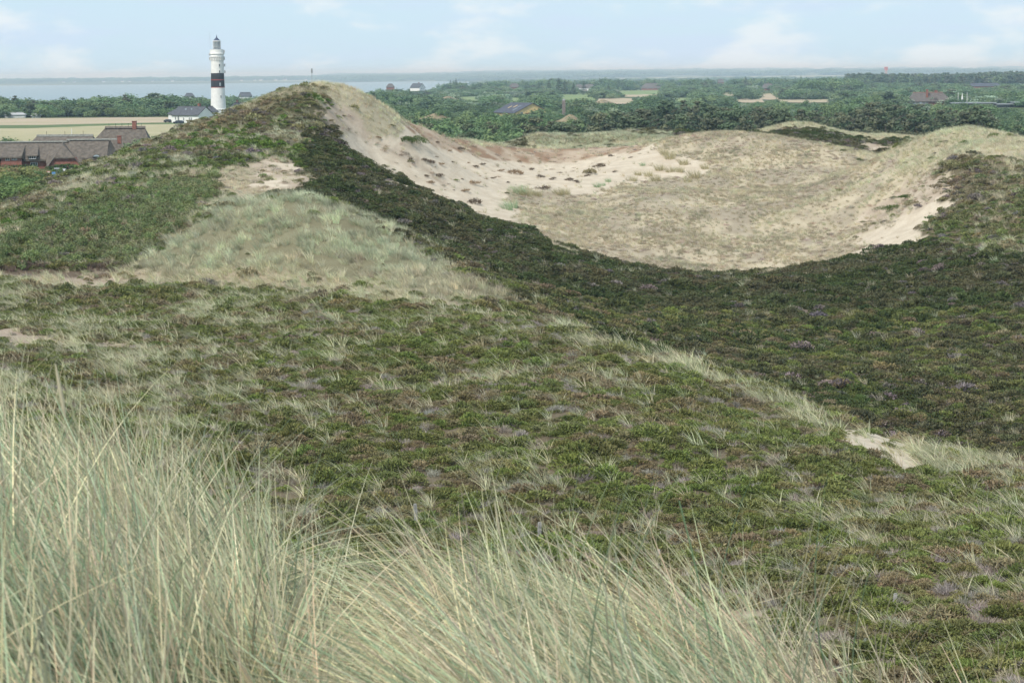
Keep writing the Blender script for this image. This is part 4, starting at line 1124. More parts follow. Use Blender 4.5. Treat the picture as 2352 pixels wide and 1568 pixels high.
# ------------------------------------------------------------------ yellow barn
l = on_ground(1200, 0, 1140)
bn = empty("yellow_barn", l, math.radians(-64), label="ochre yellow barn with a wide dark blue-grey roof and skylight strips", category="barn")
W, L, wl, rg = 20, 25, 3.2, 7.8
MB().prism([(-W / 2, -1), (W / 2, -1), (W / 2, wl), (0, rg - .1), (-W / 2, wl)], 'x', -L / 2, L / 2).build("wall", M_YELLOW, bn)
r = MB()
for s in (-1, 1): r.prism([(s * (W / 2 + .7), wl - .35), (0, rg), (0, rg + .25), (s * (W / 2 + .7), wl - .1)], 'x', -L / 2 - .4, L / 2 + .6)
ro = r.build("roof", M_DARKROOF, bn)
def on_roof(y): return rg + .27 + y * (rg - wl) / (W / 2)
for x, y0, y1, mt in ((-4.5, -6.0, -3.6, M_YELLOW), (0.2, -5.2, -2.8, M_YELLOW), (4.6, -4.6, -2.9, M_PALEGLASS), (5.6, -8.2, -5.6, M_PALEGLASS)):
    MB().add([(x, y0, on_roof(y0) + .03), (x + .8, y0, on_roof(y0) + .03), (x + .8, y1, on_roof(y1) + .03), (x, y1, on_roof(y1) + .03), (x, y0, on_roof(y0) - .1), (x + .8, y0, on_roof(y0) - .1), (x + .8, y1, on_roof(y1) - .1), (x, y1, on_roof(y1) - .1)],
             [(0, 1, 2, 3), (4, 5, 1, 0), (5, 6, 2, 1), (6, 7, 3, 2), (7, 4, 0, 3)]).build("skylight", mt, ro)
window(bn, L / 2 + .02, -6.3, 2.6, 1.3, 1.5, math.pi / 2, 2)
MB().box(L / 2, L / 2 + .12, -4.2, 2.6, -1, 3.0).build("barn_door", simple_mat("brown barn door", (.30, .17, .10), .8, .15), bn)
CLEAR.append((1140, 1224, 236, 262, 1140))
tw = empty("chimney_stack", on_ground(1296, 0, 1190), 0, label="grey brick chimney stack standing behind the dry grass knoll", category="chimney")
MB().box(-.9, .9, -.9, .9, -1, 8.2).build("stack", simple_mat("grey brick", (.24, .20, .18), .85, .15), tw); MB().box(-.65, .65, -.65, .65, 8.2, 9.0).build("chimney_pot", M_METAL, tw)
CLEAR.append((1291, 1302, 252, 268, 1190))

# ------------------------------------------------------------------ houses among the trees
def far_house(px, py, w_px, d, rz, wm, rm, label, ratio=.55, hip=0.0, name="far_house", **kw):
    if d > 1300 and py: d = float(np.clip(hit([px], [py], 900)[0, 3], d * .85, d * 1.35))
    L = w_px / (5033.0 / d); W = L * ratio
    l = on_ground(px, 0, d); l.z = max(l.z, at(px, py, d)[2] + EYE - .2) if py else l.z
    o = gable_house(name, l, math.radians(rz), L, W, kw.pop('wall', 2.8), kw.pop('ridge', 2.8 + W * .5), wm, rm, label, hip=hip * L, **kw)
    if l.z > ground_z(l.x, l.y) + EYE + .3:      # a terrace under a house that stands on a rise
        MB().box(-L / 2 - 1, L / 2 + 1, -W / 2 - 1, W / 2 + 1, -8, -.9).build("terrace", M_STRIP, o)
    CLEAR.append((px - w_px * .5, px + w_px * .5, py - 12, py + 1, d - 5))
    return o
M_BROWNTH = simple_mat("brown thatch", (.155, .135, .125), .95, .2, 1.0)
M_REDTILE = simple_mat("red roof tiles", (.27, .14, .10), .8, .15, 1.0)
far_house(1331, 206, 20, 2500, 12, M_WHITE, M_BROWNTH, "white house with a brown hipped thatch roof, left of the twin pair", .8, .3, wins=((-2, 1.6, 1.2, 1.3), (2, 1.6, 1.2, 1.3)), wall=3.4, ridge=8)
far_house(1352, 207, 24, 2470, -10, M_WHITE, M_BROWNTH, "white house with a brown gabled thatch roof, right of the twin pair", .7, .0, wins=((-2.5, 1.6, 1.2, 1.3), (2.5, 1.6, 1.2, 1.3)), gwins=((0, 4.6, 1.4, 1.4), (-2, 1.8, 1.2, 1.4), (2, 1.8, 1.2, 1.4)), wall=3.4, ridge=8.5)
far_house(1498, 206, 50, 2560, 3, M_BRICK, M_BROWNTH, "long brown thatched farmhouse with small roof windows above the fairways", .5, .22, wins=((-8, 1.6, 1.3, 1.3), (0, 1.6, 1.3, 1.3), (8, 1.6, 1.3, 1.3)), wall=3, ridge=10)
far_house(1560, 203, 9, 2600, 55, M_WHITE, M_SLATE, "tiny white gabled house between dark trees right of the farmhouse", .8, 0, gwins=((0, 2.2, 1.2, 1.4),), wall=3, ridge=7.5)
far_house(962, 207, 27, 1900, -35, M_WHITE, M_SLATE, "white gabled house with dark timbers right of the tall spruces", .75, 0, gwins=((-1.6, 1.9, 1.3, 1.5), (1.6, 1.9, 1.3, 1.5), (0, 4.6, 1.3, 1.3)), chim=(1.5,), wall=3.2, ridge=7.6)
far_house(900, 204, 18, 2000, 0, M_BRICK, M_BROWNTH, "low brown-roofed house left of the white gabled house", .6, .25, wall=2.6, ridge=6)
far_house(1183, 204, 24, 2450, 10, M_BRICK, M_BROWNTH, "brown thatched house at the left foot of the spruce group", .6, .25, wall=3, ridge=8)
far_house(1763, 208, 30, 2400, -6, M_BRICK, M_BROWNTH, "reddish thatched house behind the tan clearings", .55, .22, chim=(0,), wall=3, ridge=8.5)
far_house(1655, 192, 14, 3000, 0, M_BRICK, M_BROWNTH, "tiny reddish house among the trees behind the silver willows", .6, .2, wall=3, ridge=8)
far_house(440, 227, 22, 1560, 5, M_WHITE, M_SLATE, "grey-roofed house under three lone trees at the shore", .5, .2, wall=2.6, ridge=5.2)
far_house(568, 226, 30, 1650, 4, M_WHITE, M_SLATE, "long grey roof with a white dormer right of the lighthouse", .4, .12, wall=2.5, ridge=6.0)
far_house(2258, 201, 66, 1950, 0, M_BRICK, M_DARKROOF, "long low house with a blue-grey roof and red gable among trees at far right", .35, .05, wall=1.8, ridge=5.0)
far_house(40, 268, 44, 1110, 3, M_WHITE, M_METAL, "low white-walled shed line at the left edge of the meadow", .3, .1, wall=1.3, ridge=2.0)
far_house(88, 268.5, 18, 1100, 0, M_WHITE, M_METAL, "small white shed with a pale roof beside the long shed", .5, .1, wall=1.0, ridge=1.6)

# half-timbered thatched house on the right
l = on_ground(2132, 0, 1330); l.z = at(2132, 246, 1330)[2] + EYE
s = 5033.0 / 1330; L = 96 / s
ht = empty("thatched_villa", l, math.radians(-4), label="large thatched villa with half-timbered bays and a red gable end", category="house")
MB().box(-L / 2 + .6, L / 2 - .6, -4.5, 4.5, -6, 4.2).build("wall", M_BRICK, ht)
rf = MB().hip(-L / 2, L / 2, -5.4, 5.4, 3.6, 8.6, -L / 2 + 3.2, L / 2 - 5.0, 0, .5).build("thatch", M_BROWNTH, ht)
MB().prism([(-.3, 8.5), (0, 8.8), (.3, 8.5)], 'x', -L / 2 + 3, L / 2 - 5).build("ridge", M_REDTILE, rf)
MB().box(-L / 2 + .4, -1.5, -4.9, -4.4, 1.0, 4.1).build("timber_bay", M_DARKWOOD, ht)
for k in range(6): window(ht, -L / 2 + 1.9 + k * 1.75, -4.95, 2.6, 1.4, 2.0, glass=M_PALEGLASS if k in (0, 1, 3) else M_GLASS, nx=2)
chimney(ht, -1.6, -2.6, 5.5, 10.2, .6); chimney(ht, 4.0, .5, 7.5, 9.6, .8)
MB().prism([(-1.4, 4.2), (-.8, 5.2), (0, 5.5), (.8, 5.2), (1.4, 4.2)], 'y', -5.0, -2.0).build("eyebrow_thatch", M_BROWNTH, ht).location = (3.2, 0, 0)
CLEAR.append((2085, 2182, 216, 239, 1330))
# flat-roofed building
l = on_ground(2290, 0, 1290); l.z = at(2290, 252, 1290)[2] + EYE; s = 5033.0 / 1290
fb = empty("flat_roofed_building", l, math.radians(-1), label="long dark flat-roofed modern building with pale roof edges", category="building")
g = lambda p: (p - 2290) / s
M_FLATROOF = simple_mat("pale roof edge", (.30, .33, .35), .6, .1)
for n_, x0, x1, z0, z1, y0 in (("left_block", 2202, 2279, -6, 3.6, 0), ("middle_block", 2275, 2322, -6, 2.8, -1.5), ("right_block", 2322.3, 2440, -6, 3.8, -2.5)):
    MB().box(g(x0), g(x1), y0, y0 + 12, z0, z1).build(n_, M_DARKWOOD, fb)
for x0, x1, z, y0 in ((2191, 2285, 3.6, -1.5), (2285.2, 2322, 2.8, -2.6), (2322.2, 2445, 3.8, -3.6)):
    MB().box(g(x0), g(x1), y0, y0 + 14, z, z + .55).build("flat_roof", M_FLATROOF, fb)
MB().box(g(2196), g(2238), -2.2, 3, 1.1, 1.45).build("porch_roof", M_FLATROOF, fb)
for k in range(6): window(fb, g(2209 + k * 12), -.03, 2.3, 2.4, 1.8, nx=2, frame=M_METAL)
for k in range(3): window(fb, g(2284 + k * 13), -1.55, 1.4, 2.6, 2.0, nx=2, frame=M_METAL)
MB().box(g(2300), g(2316), -1.75, -1.5, -2, .4).build("brick_panel", M_BRICK, fb)
MB().box(g(2330), g(2350), -2.7, -2.45, -2, 2.2).build("glass_front", M_GLASS, fb)
MB().box(g(2352), g(2372), -2.75, -2.5, -2, 2.2).build("white_panel", M_WHITE, fb)
CLEAR.append((2188, 2300, 224, 238, 1290)); CLEAR.append((2300, 2420, 226, 248, 1290))
for px, top, lab in ((2198, 215, "left one of two bare poles above the flat-roofed building"), (2218.5, 215, "right one of two bare poles above the flat-roofed building")):
    fp = empty("flagpole", on_ground(px, 0, 1310), 0, label=lab, category="flagpole")
    zz = at(px, top, 1310)[2] + EYE - fp.location.z
    MB().bar((0, 0, -1), (0, 0, zz), .13, 8).build("pole", M_WHITE2, fp); MB().lathe([(.05, zz), (.3, zz + .2), (.05, zz + .4)], 8).build("ball_top", M_WHITE2, fp)
    CLEAR.append((px - 2, px + 2, 213, 226, 1310))
sl = empty("white_sail_awning", on_ground(2207.5, 0, 1312), 0, label="furled white pennant awning between the two bare poles", category="awning")
z0 = at(2207.5, 229, 1312)[2] + EYE - sl.location.z; z1 = at(2207.5, 214, 1312)[2] + EYE - sl.location.z
MB().bar((0, 0, -1), (0, 0, z1), .08).build("mast", M_METAL, sl)
MB().lathe([(.5, z0), (.55, z0 + .6), (.3, z0 + 2.0), (.08, z1)], 8).build("cloth", M_WHITE, sl)
# red and white tower on the skyline
tl = on_ground(2032.5, 0, 6500)
twr = empty("water_tower", tl, 0, label="red-topped tower rising above the woods on the skyline", category="tower")
z0 = at(2032.5, 168, 6500)[2] + EYE - tl.z; z1 = at(2032.5, 154, 6500)[2] + EYE - tl.z
M_TRED = simple_mat("red tower cladding", (.62, .16, .13), .7, .08, .1)
MB().box(-3.2, 3.2, -3.2, 3.2, -2, z0 + (z1 - z0) * .45).build("shaft", simple_mat("pale tower shaft", (.55, .40, .38), .8, .1, .1), twr)
MB().box(-4.4, 4.4, -4.4, 4.4, z0 + (z1 - z0) * .45, z1).build("head", M_TRED, twr)
for k in range(3): MB().box(-.6, .6, -4.5, -4.38, 0, 2).build("window", M_GLASS, twr).location = (-2.6 + 2.6 * k, 0, z1 - 5)
# radio mast behind the big hill
ml = on_ground(721, 0, 900)
ms = empty("radio_mast", ml, 0, label="thin radio mast with a cage top behind the big left dune", category="mast")
zt = at(720, 157, 900)[2] + EYE - ml.z
MB().bar((0, 0, -1), (0, 0, zt), .10).build("mast_pole", M_METAL, ms)
q = MB()
for k in range(6):
    a = k * math.pi / 3; q.bar((.28 * math.cos(a), .28 * math.sin(a), zt - 1.9), (.28 * math.cos(a), .28 * math.sin(a), zt - .2), .06)
q.lathe([(.3, zt - 1.95), (.34, zt - 1.85), (.1, zt - 1.8)], 12).lathe([(.1, zt - .3), (.32, zt - .22), (.1, zt - .12)], 12)
q.build("antenna_cage", M_METAL, ms)
# houses on the far shore
gm = MB().prism([(-5, -2), (5, -2), (5, 5), (0, 10), (-5, 5)], 'x', -9, 9); gme = new_mesh("shore_house_wall", gm.v, gm.f, M_WHITE)
rm_ = MB().prism([(-6, 4.4), (0, 10.2), (6, 4.4), (6, 5.0), (0, 11.0), (-6, 5.0)], 'x', -9.5, 9.5); rme = new_mesh("shore_house_roof", rm_.v, rm_.f, M_SLATE)
for px, sc_ in ((153, .8), (178, .8), (245, 1.0), (288, 1.0), (304, .8), (357, .7), (402, .9), (560, 1.0), (590, .8), (604, 1.1), (638, .9), (660, 1.0), (707, .7), (1031, 1.0)):
    l = on_ground(px, 0, 14950)
    h = empty("shore_house", l + Vector((0, 0, 2)), random.uniform(-.5, .5), label="tiny white house on the far shore across the water", category="house", group="white houses on the far shore")
    h.scale = (sc_ * 1.1,) * 3
    link("wall", gme, h); link("roof", rme, h)
# dry grass knolls among the trees
def knoll(px, py, w_px, h_px, d, label):
    s = 5033.0 / d; rad, hh = w_px / s / 2, h_px / s
    l = on_ground(px, 0, d); l.z = max(l.z, at(px, py, d)[2] + EYE) if py else l.z
    vs, fs = [], []
    nr, na = 8, 28
    for i in range(nr + 1):
        q = i / nr
        for k in range(na):
            a = 2 * math.pi * k / na; w = 1 + .16 * math.sin(2 * a + px) + .1 * math.sin(5 * a + px * 2)
            vs.append((rad * q * math.cos(a) * w, rad * q * math.sin(a) * w, hh * (math.cos(q * math.pi) * .5 + .5) * (1 + .15 * math.sin(3 * a + q * 5)) - (3 * q if i == nr else 0)))
    for i in range(nr):
        for k in range(na): j = (k + 1) % na; fs.append((i * na + k, (i + 1) * na + k, (i + 1) * na + j, i * na + j))
    o = link("knoll", new_mesh("knoll", vs, fs, M_KNOLL, True), None, l); tag(o, label, "knoll")
    CLEAR.append((px - w_px * .35, px + w_px * .35, py - h_px * .9, py - h_px * .2, d))
knoll(1310, 279, 66, 14, 950, "dry brown grass knoll right of the yellow barn")
knoll(1000, 272, 70, 10, 900, "pale brown knoll among the green bushes left of the barn")
knoll(1030, 229, 56, 7, 1700, "tan knoll beside the small green fairway")
knoll(1385, 236, 50, 6, 1650, "low tan knoll at the left end of the dry rough grass")

# ------------------------------------------------------------------ things on the sand and the heath
def sprig_obj(name, n, rad, hgt, ln, wd):
    V = sprigs(R, n, rad, hgt, ln, wd, up=.4); return quads_mesh(name, V, M_LEAF_O, R.uniform(0, 1, n))
clod_me = [sprig_obj("turf_clod", 150, .55, .35, .30, .035) for _ in range(4)]
C2 = lambda u, v: ((807 + u / 2.754) / 1.0332, (119 + v / 2.754) / 1.0332)
for u, v, sc_ in ((100, 665, 1), (655, 625, 1.3), (715, 665, .9), (850, 745, .9), (735, 755, .8), (1150, 800, 1.9), (1060, 800, 1.2), (670, 765, 1.1), (650, 845, 2.0), (605, 895, 1.2), (860, 880, 1.7), (835, 930, 1.8), (900, 1015, 1.8),
                  (1115, 860, .8), (1370, 840, 1.2), (1500, 845, 1.4), (1600, 835, 1.2), (1310, 820, 1.2), (1680, 755, 1.7), (1720, 740, 1.2), (1320, 925, 1.3), (1530, 880, .8), (1810, 787, .7), (1880, 718, .7), (1280, 890, .7), (240, 600, 1.6), (780, 650, 1.3),
                  (560, 720, 1.5), (590, 760, 1.6), (440, 720, 1.3), (540, 830, .9), (640, 700, 1.0), (900, 765, .9), (940, 765, 1.0), (1020, 830, .7), (1230, 770, .9), (1560, 870, .7), (1440, 800, .9), (700, 900, .6), (760, 940, .6), (800, 860, .7), (960, 900, .6), (1180, 730, 1.0), (1640, 790, .9), (1760, 700, 1.0)):
    sc_ *= random.uniform(.55, 1.15)
    px, py = C2(u + random.uniform(-25, 25), v + random.uniform(-18, 18)); h = hit([px], [py], 262)[0]
    if not 285 < h[3] < 372: continue
    o = link("turf_clod", random.choice(clod_me), None, (h[0], h[1], h[2] + EYE - .05)); o.rotation_euler = (random.uniform(-.2, .2), random.uniform(-.2, .2), random.uniform(0, 6)); o.scale = (sc_ * random.uniform(.7, 1.7), sc_ * .9, sc_ * random.uniform(.7, 1.3))
    o.color = (.13, .10, .075, 1) if random.random() < .7 else (.26, .19, .13, 1)
    tag(o, "big brown clod of torn turf lying on the sand slope" if sc_ > 1.45 else "small dark clod of turf lying on the sand slope", "turf clod", "big turf clods on the sand slope" if sc_ > 1.45 else "small turf clods on the sand slope")
for px, py, a, b_, lab in ((934, 330, 1.3, 1.0, "left one of two green heather cushions on the sand slope"), (957, 334, 1.7, 1.5, "right larger one of two green heather cushions on the sand slope"), (2052, 485, 2.2, .9, "bright green heather cushion on the sand of the right dune"),
                           (2085, 455, 1.2, .5, "small green cushion above the bright one on the right dune"), (746, 462, 1.0, .6, "dark round heather shrub at the foot of the broken sand patch")):
    h = hit([px], [py], 200)[0]; V = sprigs(R, 900, a, b_, .22, .05, up=.7)
    o = link("heather_shrub", quads_mesh("heather_shrub", V, M_LEAF_O, R.uniform(0, 1, len(V))), None, (h[0], h[1], h[2] + EYE - .1)); o.color = (.075, .115, .035, 1); tag(o, lab, "heather shrub")
clump_me = []
for k in range(4):
    V, fv = blades(R, 150, .55, 1.25, .028, .35, 3, .4); clump_me.append(quads_mesh("marram_clump", V, M_LEAF_O, fv))
C3 = lambda u, v: ((1200 + u / 3.92) / 1.0332, (100 + v / 3.92) / 1.0332)
for u, v, sc_, gr in ((1275, 1150, .7, 1), (1440, 1195, 1.2, 0), (1530, 1095, 1.4, 0), (1480, 1060, 1.1, 0), (1535, 1215, 1.1, 0), (1625, 1215, 1.1, 0), (1660, 1140, 1.2, 0), (1760, 1270, 1.5, 0), (1235, 1245, .9, 0), (1330, 1255, 1.1, 0), (1400, 1300, 1.2, 0), (855, 1355, .8, 1), (905, 1340, .7, 1),
                      (955, 1310, .7, 1), (140, 1420, 1.5, 1), (200, 1440, 1.3, 0), (60, 1545, 1.4, 1), (20, 1560, 1.2, 1), (300, 1440, 1.1, 0), (1700, 1310, .9, 0), (1190, 1300, 1.0, 0), (500, 1430, 1.2, 0), (560, 1420, 1.1, 0), (1860, 1190, 1.0, 0)):
    px, py = C3(u, v); h = hit([px], [py], 262)[0]
    o = link("marram_clump", random.choice(clump_me), None, (h[0], h[1], h[2] + EYE - .05)); o.rotation_euler = (0, 0, random.uniform(-.6, .6)); o.scale = (sc_ * 1.1, sc_ * 1.1, sc_)
    o.color = (.27, .36, .23, 1) if gr else (.37, .34, .22, 1)
    tag(o, "blue-green marram clump growing on bare sand" if gr else "straw-coloured marram clump growing on bare sand", "grass clump", "green marram clumps on the sand" if gr else "straw marram clumps on the sand")
for px, py, hgt, lab in ((956, 1209, .95, "upright grey wooden fence post above the dip in the near grass"), (1238, 1243, .75, "weathered fence post half hidden by pale grass"), (2052, 1400, .52, "leaning grey fence post on the right heath slope"), (1510, 1305, .7, "short grey fence post behind the near grass tips"), (36, 1010, .8, "fence post behind the tall grass at far left")):
    h = hit([px], [py], 40)[0]; sc_ = hgt
    q = MB().prism([(-.07, -.06), (.07, -.06), (.08, .05), (-.05, .07)], 'z', -.5, sc_).prism([(-.045, -.055), (.06, -.05), (.06, .04), (-.04, .05)], 'z', sc_, sc_ + .04)
    o = q.build("fence_post", M_WOOD); o.location = (h[0], h[1], h[2] + EYE); o.rotation_euler = (random.uniform(-.05, .05), .12 if px > 2000 else random.uniform(-.06, .06), random.uniform(-.5, .5)); tag(o, lab, "fence post")
# tall flowering stalks among the near marram
for px, d, top, lab in ((147, 5.2, 862, "pale upright seed stalk, tallest at the far left of the near grass"), (330, 5.6, 930, "thin seed stalk right of the tallest pale one"), (520, 6.2, 1010, "seed stalk in the middle of the left grass mass"), (60, 4.4, 1440, "straw seed stalk low at the left edge"),
                        (435, 4.6, 1170, "pale seed stalk low in the left grass mass"), (1148, 5.4, 1140, "yellowish stalk rising from the right grass mound"), (1560, 6.0, 1150, "lone tall green stalk right of the grass mound")):
    p = at(px, top, d); g0 = float(ground_z(p[0] + .12, p[1])); Lh = p[2] - g0
    st = empty("marram_stalk", (p[0] + .12, p[1], g0 + EYE), 0, label=lab, category="grass stalk")
    q = MB(); pts = [Vector((-.12 * (k / 6) ** 1.6, 0, Lh * k / 6)) for k in range(7)]
    for a, b_ in zip(pts[:-1], pts[1:]): q.bar(a, b_, .0022, 5)
    s_ = link("stem", new_mesh("stem", q.v, q.f, M_LEAF_O), st); s_.color = (.42, .42, .26, 1) if px < 1500 else (.2, .3, .17, 1)
    if px < 1500:
        q = MB()
        for (r0, z0), (r1, z1) in zip([(.002, 0), (.0045, .02), (.005, .06), (.0036, .10), (.001, .13)][:-1], [(.0045, .02), (.005, .06), (.0036, .10), (.001, .13)]): q.lathe([(r0, z0), (r1, z1)], 8)
        sd = link("seed_head", new_mesh("seed_head", q.v, q.f, M_LEAF_O), st, pts[-1] - Vector((0, 0, .10))); sd.rotation_euler = (0, -.15, 0); sd.color = (.60, .54, .38, 1)
        if px != 147: sd.scale = (.6, .6, .7)

# ------------------------------------------------------------------ trees and bushes
def spruce_crown(r, n, rad, hgt, size):
    q = r.uniform(0, 1, n) ** .75; zz = hgt * (.1 + .9 * (1 - q)); lay = np.round(zz / (hgt / 9)) * (hgt / 9) * .6 + zz * .4
    th = r.uniform(0, 2 * math.pi, n); rr = rad * q * np.sqrt(r.uniform(.25, 1, n)) * (1 + .25 * np.sin(4 * th + zz))
    P = np.stack([rr * np.cos(th), rr * np.sin(th), lay - rr * .18], 1)
    nrm = unit(np.stack([np.cos(th) * .6, np.sin(th) * .6, np.full(n, .8)], 1) + r.normal(0, .4, (n, 3)))
    a = unit(np.cross(nrm, r.normal(0, 1, (n, 3)))); b_ = np.cross(nrm, a); S = (size * r.uniform(.6, 1.4, n))[:, None]
    return np.stack([P - a * S, P - b_ * S * .6, P + a * S, P + b_ * S * .6], 1), np.clip(r.normal(.4, .25, n), 0, 1)
def trunk_mesh(name, h, r0, limbs, rr):
    q = MB(); n = 7; p = Vector((0, 0, -.6)); pts = [(p, r0)]
    for k in range(1, 5): pts.append((Vector((-.05 * h * (k / 4) ** 2 + rr.normal(0, .02 * h), rr.normal(0, .02 * h), h * k / 4)), r0 * (1 - .2 * k)))
    for (a, ra), (b_, rb) in zip(pts[:-1], pts[1:]):
        d = (b_ - a).normalized(); u = d.orthogonal().normalized(); w = d.cross(u)
        vs = [c + (u * math.cos(2 * math.pi * k / n) + w * math.sin(2 * math.pi * k / n)) * rad for c, rad in ((a, ra), (b_, rb)) for k in range(n)]
        q.add(vs, [(k, (k + 1) % n, n + (k + 1) % n, n + k) for k in range(n)])
    for k in range(limbs):
        z = h * rr.uniform(.35, .9); a = rr.uniform(0, 6.28); ln = h * rr.uniform(.2, .4)
        q.bar((-.03 * h, 0, z), (ln * math.cos(a), ln * math.sin(a), z + ln * .5), r0 * .3, 5)
    return new_mesh(name, q.v, q.f, M_BARK)
KINDS = {}
def kind(name, crowns, h, trunk_h, r0, limbs):
    cs = [quads_mesh(name + "_crown", V, M_LEAF_O, fv) for V, fv in crowns]
    ci = [quads_mesh(name + "_mass_%d" % k, V, M_LEAF_I, fv) for k, (V, fv) in enumerate(crowns)]
    KINDS[name] = (cs, [trunk_mesh(name + "_trunk", trunk_h, r0, limbs, R) for _ in cs], h)
    lib_collection(name, ci)
kind("pine_tree", [leafballs(R, 1300, 3.0, 10, .36, 20, .5, .22, -.35, .3, .46) for _ in range(6)], 10, 8.5, .22, 6)
kind("broadleaf_bush", [leafballs(R, 1200, 3.6, 5.2, .30, 26, .85, -.05, -.2, .35, .46) for _ in range(6)], 5, 3.2, .14, 5)
kind("silver_willow", [leafballs(R, 1100, 3.3, 5.0, .28, 26, .85, -.05, -.3, .3, .46) for _ in range(4)], 5, 3.0, .12, 5)
kind("spruce_tree", [spruce_crown(R, 900, 3.0, 12, .42) for _ in range(4)], 12, 10, .22, 3)
kind("low_shrub", [leafballs(R, 700, 1.7, 1.9, .17, 22, .8, -.1, -.1, .7, .38) for _ in range(5)], 1.9, 1.2, .06, 4)
COLR = {"pine_tree": ((.088, .126, .076), (.104, .134, .082), (.118, .13, .085)), "broadleaf_bush": ((.115, .18, .085), (.15, .205, .10), (.10, .155, .085)),
        "silver_willow": ((.27, .32, .24), (.22, .27, .19)), "spruce_tree": ((.055, .082, .055), (.065, .092, .06)), "low_shrub": ((.13, .19, .07), (.18, .20, .08), (.22, .19, .10), (.10, .155, .06))}
def blocked(px0, px1, ptop, pbase, d):
    for x0, x1, y0, y1, dc in CLEAR:
        if d < dc and px1 > x0 and px0 < x1 and ptop < y1 and pbase > y0: return True
    return False
COUNT = {}
def plant(kd, x, y, hgt, label, group, wide=1.0, z=None):
    cs, ts, h0 = KINDS[kd]
    k = random.randrange(len(cs)); s = hgt / h0
    z = float(ground_z(x, y)) + EYE if z is None else z
    o = bpy.data.objects.new(kd, None); COL.objects.link(o); o.location = (x, y, z); o.rotation_euler = (0, 0, random.uniform(-.5, .5)); o.scale = (s * wide, s * wide, s); o.empty_display_size = .5
    tag(o, label, {"pine_tree": "pine", "broadleaf_bush": "bush", "silver_willow": "willow", "spruce_tree": "spruce", "low_shrub": "shrub"}[kd], group)
    c = link("crown", cs[k], o); v = random.uniform(.85, 1.2); q = random.choice(COLR[kd]); c.color = (q[0] * v, q[1] * v, q[2] * v, 1)
    link("trunk", ts[k], o)
    COUNT[kd] = COUNT.get(kd, 0) + 1
    return o
_placed = {}
def free(x, y, sp):
    i, j = int(x // 20), int(y // 20)
    for a in (-1, 0, 1):
        for b_ in (-1, 0, 1):
            for (u, v, s) in _placed.get((i + a, j + b_), ()):
                if (u - x) ** 2 + (v - y) ** 2 < (sp + s) ** 2 / 4: return False
    _placed.setdefault((i, j), []).append((x, y, sp)); return True
TONES = {"pine_tree": ("dark green", "olive green", "brownish"), "broadleaf_bush": ("mid-green", "yellowish green", "deep green"), "silver_willow": ("silver", "grey-green"), "spruce_tree": ("blackish", "dark"), "low_shrub": ("green", "yellow-green", "rusty", "deep green")}
BIG = 99999
PLACES = {"tree belt behind the dunes": [(1480, "behind the pale grassy back dune"), (1760, "behind the bowl's grassy crest"), (2090, "behind the small dark back dunes"), (BIG, "below the thatched villa and flat-roofed building")],
    "thicket before the barn": [(1020, "at the foot of the sand dune's crest"), (1150, "between sand crest and yellow barn"), (BIG, "in front of the yellow barn")],
    "bushland": [(1135, "left of the yellow barn"), (1300, "around the yellow barn"), (1700, "behind the pine belt's left half"), (2085, "before the long tan clearing"), (BIG, "near the thatched villa")],
    "tree belt behind the meadow": [(130, "behind the white sheds"), (BIG, "behind the mown meadow")],
    "shrubs before the farm": [(60, "below the farmhouse's left bay"), (125, "below the farmhouse's road signs"), (BIG, "against the big dune's flank")],
    "garden bushes": [(BIG, "beside the steep thatched house")]}
def region(px0, px1, d0, d1, tries, sp, mix, hr, labels, group, cap=999, wide=(.9, 1.25), top=None):
    n = 0
    for _ in range(tries):
        if n >= cap: break
        px = random.uniform(px0, px1); d = math.sqrt(random.uniform(d0 * d0, d1 * d1))
        p = at(px, 400, d); kd = random.choices([m_[0] for m_ in mix], [m_[1] for m_ in mix])[0]
        h = random.uniform(*hr[kd]); z = float(ground_z(p[0], p[1]))
        if not bool(visible(np.array([p[0]]), np.array([p[1]]), np.array([z]), h, .0015)[0]) and abs(px - 1176) < 1400: continue
        w = h / KINDS[kd][2] * 3.0 * 5033 / d
        _, yb = project(p[0], p[1], z + EYE); _, yt = project(p[0], p[1], z + EYE + h)
        if top is not None and yt < top(px): continue
        if blocked(px - w, px + w, float(yt), float(yb), d) or not free(p[0], p[1], sp * (.7 if kd in ("low_shrub",) else 1)): continue
        o = plant(kd, p[0], p[1], h, labels[kd], group, random.uniform(*wide)); n += 1
        lo, hi = hr[kd]; q = (h - lo) / (hi - lo)
        size = "tall" if q > .66 else ("short" if q < .33 else "middle-sized")
        tone = TONES[kd][min(range(len(COLR[kd])), key=lambda k: abs(COLR[kd][k][0] / COLR[kd][k][1] - o.children[0].color[0] / o.children[0].color[1]))]
        place = next(w for lim, w in PLACES[group] if px < lim)
        o["label"] = "%s %s %s %s" % (size, tone, labels[kd], place); o["group"] = "%s %s, %s" % (size, labels[kd], group)
    return n
H = {"pine_tree": (8, 12.5), "broadleaf_bush": (3.5, 6.5), "silver_willow": (3.5, 5.5), "spruce_tree": (9, 14), "low_shrub": (1.4, 2.8)}
n1 = region(1230, 2640, 545, 840, 2600, 7.5, [("pine_tree", .72), ("broadleaf_bush", .13), ("spruce_tree", .10)], H,
   {"pine_tree": "wind-shaped pine", "broadleaf_bush": "leafy bush among pines", "spruce_tree": "pointed spruce"}, "tree belt behind the dunes", 290, (.95, 1.3), lambda p: 244 + 9 * math.sin(p / 90) + 6 * math.sin(p / 37) + (10 if p > 2120 or p < 1450 else 0))
